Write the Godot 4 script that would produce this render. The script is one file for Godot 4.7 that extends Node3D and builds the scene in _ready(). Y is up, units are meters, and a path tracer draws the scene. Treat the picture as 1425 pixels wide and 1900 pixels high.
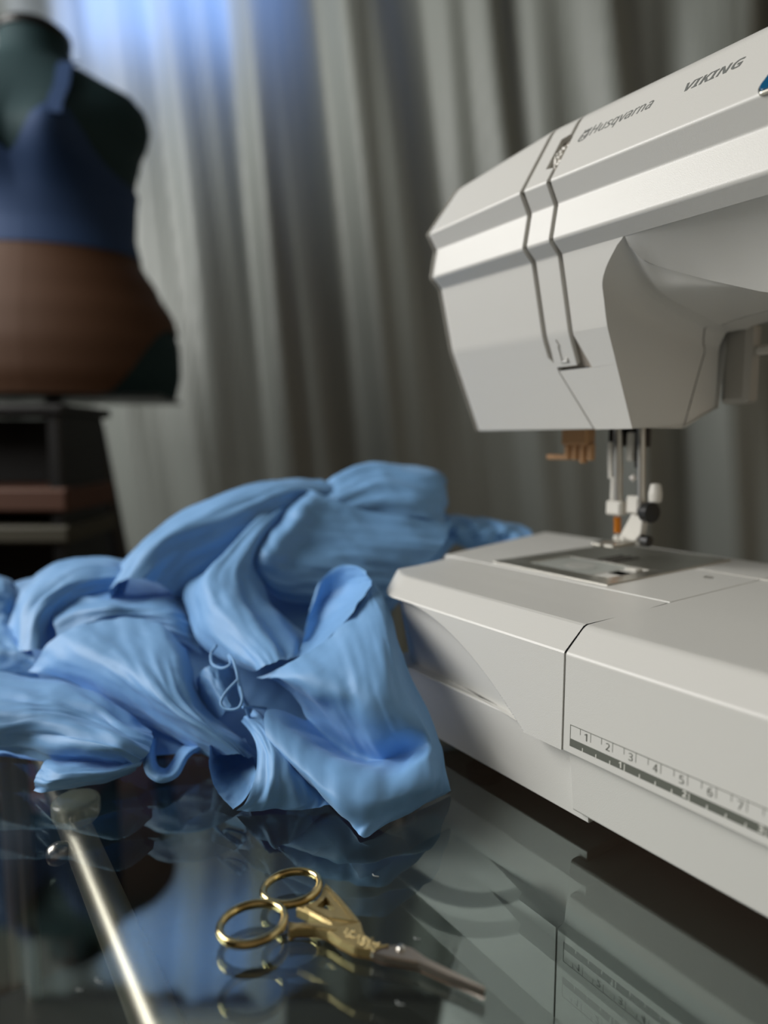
extends Node3D
# Lengths below are written in centimetres and turned into metres by V(); the table top is y = 0, the machine runs along x and its front faces +z.

const ROOM_TURN := 54.6
var M := {}
var rb := Basis(Vector3.UP, deg_to_rad(ROOM_TURN))
var rng := RandomNumberGenerator.new()
const FOLDS := [
	# under
	[[-40.81,4.98,18.45,-40.23,6.21,14.16,-36.89,6.91,8.15,-35.63,9.95,1.06,-34.00,11.77,-5.09,-31.61,12.80,-11.87,-28.03,11.42,-15.74,-24.63,8.88,-16.50],[-36.93,2.33,18.82,-33.69,3.03,13.82,-31.31,3.88,8.53,-29.96,5.42,3.38,-28.83,7.00,-2.34,-26.47,7.64,-7.83,-24.27,6.82,-10.46,-23.36,6.36,-11.93],[-30.93,0.50,19.26,-27.66,0.90,14.86,-24.42,1.29,10.50,-22.07,1.64,7.23,-20.80,2.07,4.18,-20.02,2.38,1.14,-20.16,2.80,-2.25,-20.51,3.03,-4.72],[-25.69,0.12,19.57,-23.60,0.12,16.63,-20.80,0.12,13.83,-19.41,0.12,10.73,-18.32,0.12,8.02,-15.92,0.12,5.82,-13.60,0.12,3.70,-11.20,0.12,0.32],[-23.44,0.12,19.70,-20.78,0.12,16.99,-17.92,0.12,14.44,-17.48,0.12,11.32,-15.82,0.12,8.99,-12.59,0.12,7.41,-10.09,0.12,5.73,-8.81,0.12,2.10]],
	# rollA
	[[-30.56,4.83,11.04,-29.05,6.96,10.78,-27.77,7.59,9.70,-27.87,6.99,7.93,-28.11,5.26,6.62],[-33.39,6.98,9.31,-31.36,8.98,8.63,-29.24,9.61,7.42,-28.45,8.35,5.84,-28.10,6.14,4.67],[-35.18,9.50,6.05,-32.16,11.18,4.97,-29.26,11.11,4.09,-28.40,9.60,2.64,-28.46,7.73,1.92],[-34.76,11.62,1.80,-31.69,12.94,0.85,-29.12,12.65,0.13,-28.61,11.34,-0.70,-28.92,9.64,-1.05],[-33.99,12.94,-2.35,-31.05,13.61,-2.64,-29.12,13.27,-2.96,-29.09,12.20,-3.40,-29.55,10.89,-3.34],[-32.42,12.99,-5.56,-30.05,13.41,-5.91,-28.79,12.95,-6.02,-28.64,11.89,-5.77,-29.23,10.78,-5.51]],
	# hump
	[[-33.10,12.24,-6.18,-30.25,12.60,-5.22,-28.51,11.33,-4.61,-28.83,9.74,-5.26],[-33.01,13.23,-8.38,-30.01,13.77,-7.43,-27.09,12.20,-6.22,-27.13,10.33,-6.74],[-32.24,14.32,-11.43,-29.60,14.79,-10.50,-26.37,12.97,-8.91,-25.43,10.77,-8.93],[-30.15,14.22,-14.23,-28.04,14.50,-13.16,-24.95,12.73,-11.61,-24.05,10.56,-11.47],[-28.97,13.62,-16.80,-26.90,13.93,-15.67,-24.62,11.98,-14.00,-23.58,9.94,-12.98],[-28.57,12.50,-17.54,-27.84,12.80,-17.17,-26.03,11.34,-15.63,-24.95,9.68,-14.49]],
	# facet
	[[-29.79,12.68,-3.98,-28.27,10.93,-1.20,-27.15,9.24,1.20,-26.85,7.99,2.03,-26.92,6.52,1.36],[-27.99,12.78,-4.09,-25.95,11.07,-1.26,-24.82,9.23,1.17,-24.65,7.79,2.29,-25.05,6.31,1.33],[-26.68,12.07,-5.09,-25.35,10.30,-2.79,-24.50,8.65,-0.54,-23.83,7.03,1.08,-24.04,5.59,0.59],[-25.25,11.16,-7.02,-23.85,9.89,-5.11,-23.14,8.22,-2.83,-23.03,6.67,-1.42,-22.96,5.29,-1.15],[-23.42,10.73,-9.79,-22.33,9.43,-7.95,-21.87,7.72,-5.67,-21.78,6.34,-4.21,-21.78,5.11,-3.30],[-22.36,10.06,-12.99,-21.19,8.86,-11.29,-21.16,7.04,-9.08,-21.19,5.67,-7.11,-21.33,4.71,-5.29]],
	# leaf
	[[-29.24,12.00,-2.86,-27.97,11.48,-0.71,-28.18,11.14,0.60,-29.55,9.96,1.22],[-27.89,9.98,-0.77,-26.09,9.90,1.99,-26.37,9.26,3.69,-28.47,7.59,4.29],[-26.05,7.83,1.23,-23.67,8.24,4.19,-24.29,7.99,6.04,-27.43,6.50,6.44],[-23.60,6.07,2.02,-21.18,7.02,4.92,-21.48,6.82,6.78,-25.30,5.35,7.02],[-21.08,5.09,1.72,-18.70,6.22,4.99,-18.95,6.00,6.97,-22.82,4.41,7.42],[-18.01,4.50,2.14,-15.98,5.52,5.29,-16.41,5.37,6.93,-19.79,3.91,7.18],[-15.03,4.81,4.12,-13.87,5.12,5.93,-14.08,4.93,6.97,-16.34,3.93,6.77]],
	# loopback
	[[-20.07,6.39,0.59,-18.57,5.69,1.90,-16.73,5.02,3.20,-14.84,4.73,4.69],[-19.81,7.88,-0.00,-19.80,6.21,0.19,-17.92,5.11,1.59,-14.01,5.17,4.24],[-18.72,8.77,-0.56,-18.61,7.17,-0.89,-17.15,6.14,0.62,-13.52,5.82,3.51],[-16.83,9.09,-0.57,-16.18,8.17,-0.52,-15.05,7.26,0.79,-13.17,6.51,2.86],[-14.84,9.12,0.05,-13.52,8.92,0.51,-13.22,8.27,1.00,-12.89,7.24,2.18]],
	# hero
	[[-14.31,4.46,7.29,-13.13,5.34,5.83,-13.11,6.17,3.91,-13.14,7.19,2.19,-13.44,8.27,0.85,-14.36,8.74,-0.07],[-13.69,4.34,6.92,-11.37,5.10,6.16,-10.87,5.75,4.60,-11.16,6.64,2.80,-11.64,7.44,1.30,-12.31,7.55,0.18],[-13.83,3.80,6.13,-10.80,4.40,5.88,-9.20,4.98,5.01,-8.87,5.59,3.69,-9.49,6.20,2.08,-10.58,6.07,0.72],[-13.65,3.12,5.44,-11.03,3.43,5.15,-8.93,3.92,4.89,-7.64,4.59,4.08,-8.02,4.88,2.44,-9.22,4.44,0.84],[-13.49,2.38,4.99,-11.05,2.20,4.53,-8.99,2.32,4.18,-7.29,3.02,3.62,-6.89,3.70,2.43,-7.93,3.27,0.82],[-12.90,1.99,5.19,-10.88,1.12,4.32,-9.22,0.86,3.46,-7.82,1.44,2.51,-6.43,2.51,2.07,-6.83,2.34,1.03],[-12.81,3.19,7.36,-10.20,2.48,6.68,-7.49,1.91,5.82,-6.01,1.84,4.34,-5.77,2.16,2.51,-6.22,1.87,1.21],[-11.20,2.48,8.08,-8.56,2.00,7.72,-6.28,1.50,6.87,-5.14,1.38,5.12,-5.09,1.44,2.91,-5.64,1.00,1.44],[-10.84,1.34,7.38,-8.15,1.02,7.27,-5.93,0.68,6.82,-5.24,0.57,5.48,-5.46,0.51,3.07,-5.56,0.34,1.43],[-11.42,0.12,6.33,-8.90,0.12,6.42,-6.23,0.12,6.58,-5.07,0.12,6.49,-5.60,0.12,3.95,-5.82,0.12,1.26]],
	# frontroll
	[[-14.90,2.01,7.88,-12.57,2.20,8.25,-11.11,1.93,8.67,-10.07,1.37,9.29,-9.79,0.65,9.85,-10.07,0.12,10.25],[-14.16,2.59,7.76,-11.68,2.60,8.02,-10.15,2.21,8.32,-9.18,1.58,8.70,-9.10,0.72,8.86,-9.39,0.12,8.99],[-14.71,2.46,7.04,-11.81,2.05,7.16,-10.06,1.70,7.31,-8.90,1.12,7.41,-8.49,0.44,7.36,-8.39,0.12,7.51],[-14.84,1.88,6.30,-12.00,1.25,6.03,-10.51,0.88,6.09,-9.16,0.46,6.18,-8.35,0.18,6.17,-7.87,0.12,6.40]],
	# looppit
	[[-13.77,1.72,10.12,-12.73,0.99,10.48,-11.51,0.48,10.54,-10.24,0.12,10.34],[-15.09,1.14,9.30,-14.56,0.22,9.36,-12.49,0.12,9.62,-10.57,0.12,9.73],[-15.78,0.77,8.24,-14.91,0.12,8.22,-12.94,0.12,8.65,-11.47,0.16,8.85],[-14.89,1.02,7.69,-14.12,0.57,7.65,-12.84,0.49,8.05,-11.09,0.90,8.78]],
	# panel
	[[-27.52,2.75,16.22,-27.09,4.79,14.62,-26.17,5.68,12.14,-24.42,5.73,10.01,-21.78,4.82,8.83,-22.55,3.57,7.88],[-26.58,2.81,15.82,-23.95,4.42,14.14,-22.78,5.04,12.17,-21.31,5.10,10.44,-19.40,4.40,9.44,-20.69,3.10,8.28],[-24.54,2.53,14.41,-21.41,3.95,13.25,-19.62,4.41,11.97,-18.39,4.40,10.89,-17.35,3.77,9.97,-19.05,2.46,8.69],[-22.50,1.91,13.10,-19.38,3.21,12.50,-17.27,3.76,11.80,-16.25,3.76,11.01,-15.87,3.09,10.04,-17.46,1.72,8.62],[-20.46,1.26,12.01,-17.84,2.40,11.69,-15.59,3.05,11.24,-14.60,3.06,10.49,-14.43,2.46,9.51,-16.06,1.15,8.02],[-17.96,0.71,10.86,-15.96,1.75,10.62,-13.94,2.34,10.20,-13.30,2.31,9.49,-13.43,1.74,8.69,-14.58,0.71,7.62],[-15.39,0.23,9.58,-13.85,1.10,9.44,-12.62,1.47,9.09,-12.40,1.35,8.57,-12.77,0.93,8.02,-13.61,0.33,7.41]],
	# lobe
	[[-29.58,2.90,19.20,-24.72,3.36,19.45,-22.14,2.92,19.61,-21.88,1.75,19.70,-23.38,0.29,19.69],[-27.71,2.82,16.83,-23.07,3.31,17.31,-20.49,2.98,17.74,-20.42,1.85,17.92,-22.18,0.30,17.95],[-25.65,2.54,14.81,-21.41,3.15,15.60,-19.59,2.89,16.15,-18.32,2.30,16.61,-19.76,0.66,16.80],[-23.08,1.93,13.21,-19.31,2.79,14.13,-18.54,2.30,14.57,-16.32,2.48,15.28,-17.73,1.02,15.39],[-20.49,1.41,12.14,-17.52,2.19,12.93,-15.98,2.25,13.57,-14.94,2.21,14.12,-16.28,1.03,14.17],[-19.14,1.10,11.48,-16.77,1.56,11.92,-15.30,1.52,12.55,-14.86,1.34,13.04,-16.21,0.41,13.28]],
	# lowlobe
	[[-17.32,0.12,17.44,-17.38,0.80,17.31,-18.09,1.09,16.82,-19.55,0.47,15.85],[-16.63,0.12,16.97,-16.00,0.98,16.79,-16.71,1.19,16.21,-19.09,0.32,15.17],[-16.40,0.12,15.73,-15.61,0.91,15.60,-16.18,1.09,15.13,-18.43,0.26,14.14],[-16.14,0.12,14.32,-15.39,0.75,14.34,-15.53,1.04,14.05,-17.08,0.76,13.31],[-16.08,0.12,13.17,-15.05,0.93,13.10,-15.34,1.36,12.65,-16.63,1.51,11.96]],
	# smallloop
	[[-17.75,1.06,11.88,-15.62,1.05,12.71,-14.46,0.70,12.87,-13.81,0.49,12.41,-13.97,0.49,11.59,-15.02,0.80,10.63,-15.42,0.86,9.59],[-17.36,1.13,11.79,-15.37,1.09,12.52,-14.52,0.82,12.62,-13.97,0.68,12.30,-14.24,0.69,11.62,-15.21,0.98,10.73,-15.60,1.03,9.80],[-18.84,0.58,11.18,-17.20,0.30,11.76,-16.36,0.15,11.84,-15.75,0.12,11.67,-16.20,0.15,11.15,-17.05,0.38,10.35,-17.36,0.47,9.60]],
	# leftarch
	[[-31.77,3.14,16.92,-33.92,4.94,16.45,-36.11,6.54,15.09,-37.00,7.72,12.71,-36.24,8.03,9.84,-34.67,7.58,8.08],[-28.56,3.79,16.45,-30.89,5.51,15.90,-32.45,6.74,14.50,-32.84,7.51,12.72,-32.34,7.70,10.34,-31.51,7.37,9.02],[-27.85,3.79,15.45,-29.83,5.23,14.88,-30.96,5.99,13.91,-31.53,6.57,12.49,-31.38,6.74,10.60,-30.64,6.57,9.49],[-29.99,3.10,14.01,-31.33,4.15,13.74,-32.00,4.70,12.93,-32.15,5.24,11.91,-32.08,5.43,10.50,-31.59,5.49,9.66]],
	# leftmost
	[[-41.32,7.01,18.31,-37.01,6.52,18.58,-34.43,4.83,18.82,-30.90,3.94,19.07,-30.18,2.28,19.20],[-39.31,6.55,16.41,-35.28,6.22,16.80,-33.97,4.66,17.16,-29.51,4.00,17.45,-29.03,2.28,17.58],[-38.59,5.98,15.46,-35.43,5.65,15.62,-33.93,4.12,16.07,-28.38,3.65,15.83,-27.49,2.22,15.60]],
	# inner
	[[-19.41,2.89,8.87,-18.33,4.04,8.60,-18.23,4.12,7.63,-19.16,3.10,6.12],[-18.35,2.44,9.01,-17.04,3.38,8.58,-17.03,3.33,7.81,-18.05,2.27,6.45],[-16.51,1.53,8.74,-15.48,2.54,8.46,-15.79,2.50,7.73,-16.42,1.41,6.41]],
	# filler
	[[-34.06,5.28,13.83,-30.23,5.04,14.26,-28.00,4.17,14.35,-27.90,3.11,14.11],[-33.33,5.99,12.35,-29.36,5.72,12.77,-27.87,5.01,12.93,-28.09,3.57,13.11],[-31.70,6.11,10.91,-27.59,6.08,11.48,-26.94,5.36,11.66,-27.45,4.20,11.76],[-30.42,5.96,9.43,-26.91,5.82,9.99,-26.26,5.26,10.02,-26.62,4.45,9.95],[-29.80,5.99,7.38,-25.99,5.75,8.19,-24.49,5.03,8.34,-24.37,3.96,8.07],[-29.78,5.76,5.66,-26.16,5.09,6.54,-24.04,4.20,6.96,-23.07,3.22,6.99]],
	# tail
	[[-28.39,10.15,-14.21,-26.44,9.78,-12.92,-26.62,8.95,-12.84,-26.68,7.76,-12.72],[-28.46,10.33,-15.91,-26.90,9.97,-14.87,-25.46,9.39,-13.46,-26.22,8.08,-13.92],[-27.00,10.28,-16.36,-25.09,9.86,-14.96,-25.26,9.03,-14.88,-25.32,7.84,-14.77],[-26.88,10.21,-17.94,-25.36,9.84,-16.84,-23.97,9.27,-15.36,-24.70,7.96,-15.85],[-25.36,10.03,-18.28,-23.50,9.62,-16.79,-23.67,8.79,-16.72,-23.73,7.60,-16.61],[-25.20,9.94,-19.87,-23.71,9.55,-18.68,-22.38,8.99,-17.14,-23.08,7.68,-17.66],[-23.72,9.76,-20.17,-21.93,9.38,-18.61,-22.09,8.55,-18.55,-22.15,7.36,-18.44],[-23.44,9.52,-21.69,-22.00,9.14,-20.43,-20.71,8.60,-18.82,-21.39,7.29,-19.38],[-21.80,9.06,-21.74,-20.09,8.74,-20.12,-20.25,7.92,-20.07,-20.30,6.75,-19.97]],
]
const STRINGS := [
	[-17.30,5.53,8.20,-17.55,5.08,8.42,-16.82,4.72,8.65,-15.87,4.72,8.48,-15.51,4.99,8.15,-16.31,5.20,7.93,-15.53,5.19,8.01,-14.70,4.70,8.13,-14.16,3.88,8.21,-13.77,3.03,8.04,-13.88,2.35,7.78],
	[-14.48,4.44,8.23,-14.61,3.89,8.78,-14.45,3.46,9.14,-14.07,3.22,9.01,-13.61,3.32,8.57,-13.73,3.72,8.28,-14.16,4.19,8.20],
	[-13.74,3.27,8.29,-13.81,3.12,7.67,-13.69,2.92,7.01],
]

func V(x: float, y: float, z: float) -> Vector3:
	return Vector3(x, y, z) * 0.01

func rf(f: float, r: float, y: float) -> Vector3:   # the room's own axes: f towards the curtain, r to the right, y up
	return V(16.5, 0, 21) + rb * V(r, y, -f)

# ---------- nodes ----------
func S() -> SurfaceTool:
	var st := SurfaceTool.new()
	st.begin(Mesh.PRIMITIVE_TRIANGLES)
	return st

func put(called: String, st: SurfaceTool, mat: Material, parent: Node3D = null) -> MeshInstance3D:
	var o := MeshInstance3D.new()
	o.name = called
	o.mesh = st.commit()
	o.material_override = null
	o.mesh.surface_set_material(0, mat)
	(parent if parent else self).add_child(o, true)
	return o

func thing(called: String, label: String, category: String, group := "") -> Node3D:
	var o := Node3D.new()
	o.name = called
	add_child(o, true)
	tag(o, label, category, group)
	return o

func tag(o: Node, label: String, category: String, group := "") -> void:
	o.set_meta("label", label)
	o.set_meta("category", category)
	if group:
		o.set_meta("group", group)

func struct(o: Node, label := "") -> Node:
	o.set_meta("kind", "structure")
	if label:
		o.set_meta("label", label)
	return o

# ---------- materials ----------
func noise_tex(freq: float, seed_: int, size := 256, normal := false, strength := 4.0) -> NoiseTexture2D:
	var n := FastNoiseLite.new()
	n.seed = seed_
	n.frequency = freq
	n.fractal_octaves = 4
	var t := NoiseTexture2D.new()
	t.width = size
	t.height = size
	t.seamless = true
	t.noise = n
	t.as_normal_map = normal
	t.bump_strength = strength
	return t

func mat(key: String, c: Color, rough: float, metal := 0.0) -> StandardMaterial3D:
	var m := StandardMaterial3D.new()
	m.resource_name = key
	m.albedo_color = c
	m.roughness = rough
	m.metallic = metal
	m.cull_mode = BaseMaterial3D.CULL_DISABLED
	M[key] = m
	return m

func bump(m: StandardMaterial3D, freq: float, scale_uv: float, depth: float, seed_ := 3) -> void:
	m.heightmap_enabled = true
	m.heightmap_texture = noise_tex(freq, seed_)
	m.heightmap_scale = depth
	m.uv1_triplanar = true
	m.uv1_scale = Vector3.ONE * scale_uv

# ---------- mesh helpers ----------
func q(st: SurfaceTool, a: Vector3, b: Vector3, c: Vector3, d: Vector3, na: Vector3, nb: Vector3, nc: Vector3, nd: Vector3) -> void:
	var tri := [a, b, c, a, c, d]
	var nor := [na, nb, nc, na, nc, nd]
	for k in [0, 3]:
		var g: Vector3 = (tri[k + 2] - tri[k]).cross(tri[k + 1] - tri[k])
		var flip: bool = g.dot(nor[k] + nor[k + 1] + nor[k + 2]) < 0.0
		for j in ([0, 2, 1] if flip else [0, 1, 2]):
			st.set_normal(nor[k + j].normalized())
			st.add_vertex(tri[k + j])

func fq(st: SurfaceTool, a: Vector3, b: Vector3, c: Vector3, d: Vector3, hint := Vector3.ZERO) -> void:
	var n := (c - a).cross(d - b).normalized()
	if n.dot(hint) < 0.0:
		n = -n
	q(st, a, b, c, d, n, n, n, n)

func grid(st: SurfaceTool, p: Array, uv := false) -> void:   # rows of points, smooth
	var h := p.size()
	var w: int = p[0].size()
	var n := []
	for i in h:
		var row := PackedVector3Array()
		for j in w:
			var du: Vector3 = p[i][mini(j + 1, w - 1)] - p[i][maxi(j - 1, 0)]
			var dv: Vector3 = p[mini(i + 1, h - 1)][j] - p[maxi(i - 1, 0)][j]
			var c := du.cross(dv)
			row.append(c.normalized() if c.length() > 1e-12 else Vector3.UP)
		n.append(row)
	for i in h - 1:
		for j in w - 1:
			for k in [[0, 0], [1, 1], [0, 1], [0, 0], [1, 0], [1, 1]]:
				st.set_normal(n[i + k[0]][j + k[1]])
				if uv:
					st.set_uv(Vector2(float(j + k[1]) / (w - 1), float(i + k[0]) / (h - 1)))
				st.add_vertex(p[i + k[0]][j + k[1]])

func cr(a: Vector3, b: Vector3, c: Vector3, d: Vector3, t: float) -> Vector3:
	return 0.5 * (2.0 * b + (c - a) * t + (2.0 * a - 5.0 * b + 4.0 * c - d) * t * t + (3.0 * b - a - 3.0 * c + d) * t * t * t)

func smooth(pts: Array, sub: int) -> PackedVector3Array:
	var o := PackedVector3Array()
	var n := pts.size()
	for i in n - 1:
		var a: Vector3 = pts[i - 1] if i > 0 else pts[0] * 2.0 - pts[1]
		var d: Vector3 = pts[i + 2] if i + 2 < n else pts[n - 1] * 2.0 - pts[n - 2]
		for k in sub:
			o.append(cr(a, pts[i], pts[i + 1], d, float(k) / sub))
	o.append(pts[n - 1])
	return o

func patch(rows: Array, su: int, sv: int) -> Array:   # Catmull-Rom through a net of points
	var across := []
	for r in rows:
		across.append(smooth(r, su))
	var w: int = across[0].size()
	var cols := []
	for j in w:
		var c := []
		for r in across:
			c.append(r[j])
		cols.append(smooth(c, sv))
	var o := []
	for i in cols[0].size():
		var row := PackedVector3Array()
		for j in w:
			row.append(cols[j][i])
		o.append(row)
	return o

# a profile with rounded corners: [points, normals] in 2D; flats keep one normal from end to end
func prof(pts: Array, r, closed := true, seg := 4) -> Array:
	var P := PackedVector2Array()
	var N := PackedVector2Array()
	var n := pts.size()
	var area := 0.0
	for i in n:
		area += pts[i].cross(pts[(i + 1) % n])
	var side := 1.0 if area > 0 else -1.0
	for i in n:
		var b: Vector2 = pts[i]
		if not closed and (i == 0 or i == n - 1):
			var e: Vector2 = (pts[1] - b) if i == 0 else (b - pts[n - 2])
			P.append(b)
			N.append(Vector2(e.y, -e.x).normalized() * side)
			continue
		var a: Vector2 = pts[(i + n - 1) % n]
		var c: Vector2 = pts[(i + 1) % n]
		var e0 := (b - a).normalized()
		var e1 := (c - b).normalized()
		var n0 := Vector2(e0.y, -e0.x) * side
		var n1 := Vector2(e1.y, -e1.x) * side
		var rad: float = r[i] if r is Array else r
		var cut := minf(rad, minf((b - a).length(), (c - b).length()) * 0.45)
		for k in seg + 1:
			var t := float(k) / seg
			var p0 := b - e0 * cut
			var p1 := b + e1 * cut
			P.append(p0.lerp(b, t).lerp(b.lerp(p1, t), t))
			N.append(n0.slerp(n1, t).normalized() if n0.dot(n1) > -0.99 else n0)
	if closed:
		P.append(P[0])
		N.append(N[0])
	return [P, N]

func subdiv(pn: Array, most: float) -> Array:
	var P := PackedVector2Array()
	var N := PackedVector2Array()
	for i in pn[0].size() - 1:
		var k := maxi(1, ceili((pn[0][i + 1] - pn[0][i]).length() / most))
		for j in k:
			var t := float(j) / k
			P.append(pn[0][i].lerp(pn[0][i + 1], t))
			N.append(pn[1][i].lerp(pn[1][i + 1], t).normalized())
	P.append(pn[0][-1])
	N.append(pn[1][-1])
	return [P, N]

# sweep a profile (cm) along w through sections [w, inset]; B maps (u, v, w) to the scene, caps close both ends
func sweep(st: SurfaceTool, pn: Array, sections: Array, B: Transform3D, caps := true) -> void:
	var P: PackedVector2Array = pn[0]
	var N: PackedVector2Array = pn[1]
	for s in sections.size() - 1:
		var w0: float = sections[s][0]
		var w1: float = sections[s + 1][0]
		var i0: float = sections[s][1]
		var i1: float = sections[s + 1][1]
		var tilt := (i1 - i0) / maxf(absf(w1 - w0), 1e-4) * signf(w1 - w0) if absf(i1 - i0) > 1e-6 else 0.0
		for i in P.size() - 1:
			var j := i + 1
			var a := P[i] - N[i] * i0
			var b := P[j] - N[j] * i0
			var c := P[j] - N[j] * i1
			var d := P[i] - N[i] * i1
			var ni := B.basis * Vector3(N[i].x, N[i].y, tilt)
			var nj := B.basis * Vector3(N[j].x, N[j].y, tilt)
			q(st, B * (Vector3(a.x, a.y, w0) * 0.01), B * (Vector3(b.x, b.y, w0) * 0.01), B * (Vector3(c.x, c.y, w1) * 0.01), B * (Vector3(d.x, d.y, w1) * 0.01), ni, nj, nj, ni)
	if not caps:
		return
	for e in [0, sections.size() - 1]:
		var poly := PackedVector2Array()
		for i in P.size() - 1:
			var v2: Vector2 = P[i] - N[i] * sections[e][1]
			if poly.is_empty() or poly[-1].distance_to(v2) > 0.003:
				poly.append(v2)
		var other: float = sections[1][0] if e == 0 else sections[e - 1][0]
		var nn := B.basis * Vector3(0, 0, signf(sections[e][0] - other))
		var tris := Geometry2D.triangulate_polygon(poly)
		if tris.is_empty():   # the inset outline crosses itself: close the end with the plain outline
			poly.clear()
			for i in P.size() - 1:
				if poly.is_empty() or poly[-1].distance_to(P[i]) > 0.003:
					poly.append(P[i])
			tris = Geometry2D.triangulate_polygon(poly)
		for k in range(0, tris.size(), 3):
			var t := [B * (Vector3(poly[tris[k]].x, poly[tris[k]].y, sections[e][0]) * 0.01), B * (Vector3(poly[tris[k + 1]].x, poly[tris[k + 1]].y, sections[e][0]) * 0.01), B * (Vector3(poly[tris[k + 2]].x, poly[tris[k + 2]].y, sections[e][0]) * 0.01)]
			if (t[2] - t[0]).cross(t[1] - t[0]).dot(nn) < 0:
				t = [t[0], t[2], t[1]]
			for v in t:
				st.set_normal(nn.normalized())
				st.add_vertex(v)

func bar(st: SurfaceTool, lo: Vector3, hi: Vector3, bev := 0.05, B := Transform3D.IDENTITY) -> void:   # a box with chamfered edges, corners in cm
	var pn := prof([Vector2(lo.x, lo.y), Vector2(hi.x, lo.y), Vector2(hi.x, hi.y), Vector2(lo.x, hi.y)], bev, true, 2)
	sweep(st, pn, [[lo.z, bev], [lo.z + bev, 0.0], [hi.z - bev, 0.0], [hi.z, bev]], B)

const ALONG_X := Transform3D(Vector3(0, 0, 1), Vector3(0, 1, 0), Vector3(1, 0, 0), Vector3.ZERO)   # profile (z, y) swept along x
const ALONG_Y := Transform3D(Vector3(1, 0, 0), Vector3(0, 0, 1), Vector3(0, 1, 0), Vector3.ZERO)   # profile (x, z) swept along y

func tube(st: SurfaceTool, path: Array, r, seg := 10, sub := 6, close_ends := true) -> void:   # path in metres, radius in cm
	var p := smooth(path, sub) if sub > 1 else PackedVector3Array(path)
	var n := p.size()
	var rings := []
	var up := Vector3.UP
	for i in n:
		var t := (p[mini(i + 1, n - 1)] - p[maxi(i - 1, 0)]).normalized()
		var x := up.cross(t)
		if x.length() < 0.01:
			x = Vector3.RIGHT.cross(t)
		x = x.normalized()
		var y := t.cross(x)
		up = y
		var rad: float = (r[mini(int(float(i) / sub), r.size() - 1)] if r is Array else r) * 0.01
		var row := PackedVector3Array()
		for k in seg + 1:
			var a := TAU * k / seg
			row.append(p[i] + (x * cos(a) + y * sin(a)) * rad)
		rings.append([row, p[i], t])
	for i in n - 1:
		for k in seg:
			q(st, rings[i][0][k], rings[i][0][k + 1], rings[i + 1][0][k + 1], rings[i + 1][0][k], rings[i][0][k] - rings[i][1], rings[i][0][k + 1] - rings[i][1], rings[i + 1][0][k + 1] - rings[i + 1][1], rings[i + 1][0][k] - rings[i + 1][1])
	if close_ends:
		for e in [0, n - 1]:
			var nn: Vector3 = rings[e][2] * (-1.0 if e == 0 else 1.0)
			for k in seg:
				q(st, rings[e][1], rings[e][0][k], rings[e][0][k + 1], rings[e][1], nn, nn, nn, nn)

func rod(st: SurfaceTool, a: Vector3, b: Vector3, r: float, seg := 16) -> void:
	tube(st, [a, b], r, seg, 1)

func lathe(st: SurfaceTool, pr: Array, at: Vector3, axis := Vector3.UP, seg := 24, corner := 0.08) -> void:   # profile (radius, height) in cm round an axis
	var pn := prof(pr, corner, false, 3)
	var x := axis.cross(Vector3(0.3, 0.2, 0.9)).normalized()
	var y := axis.cross(x)
	var sgn := 1.0
	var mid := 0.0
	for i in pn[0].size():
		mid += pn[1][i].x
	if mid < 0:
		sgn = -1.0
	for i in pn[0].size() - 1:
		for k in seg:
			var v := []
			var nn := []
			for e in [[i, k], [i, k + 1], [i + 1, k + 1], [i + 1, k]]:
				var a: float = TAU * e[1] / seg
				var dir := x * cos(a) + y * sin(a)
				v.append(at + (dir * pn[0][e[0]].x + axis * pn[0][e[0]].y) * 0.01)
				nn.append((dir * pn[1][e[0]].x + axis * pn[1][e[0]].y) * sgn)
			q(st, v[0], v[1], v[2], v[3], nn[0], nn[1], nn[2], nn[3])

func torus(st: SurfaceTool, at: Vector3, ux: Vector3, uz: Vector3, a: float, b: float, rx: float, ry: float) -> void:   # an oval ring, half axes a and b (cm)
	var up := ux.cross(uz).normalized()
	for i in 48:
		for k in 14:
			var v := []
			var nn := []
			for e in [[i, k], [i, k + 1], [i + 1, k + 1], [i + 1, k]]:
				var t: float = TAU * e[0] / 48
				var s: float = TAU * e[1] / 14
				var out := (ux * cos(t) * b + uz * sin(t) * a).normalized()
				v.append(at + (ux * cos(t) * a + uz * sin(t) * b + out * cos(s) * rx + up * sin(s) * ry) * 0.01)
				nn.append(out * cos(s) * ry + up * sin(s) * rx)
			q(st, v[0], v[1], v[2], v[3], nn[0], nn[1], nn[2], nn[3])

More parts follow.
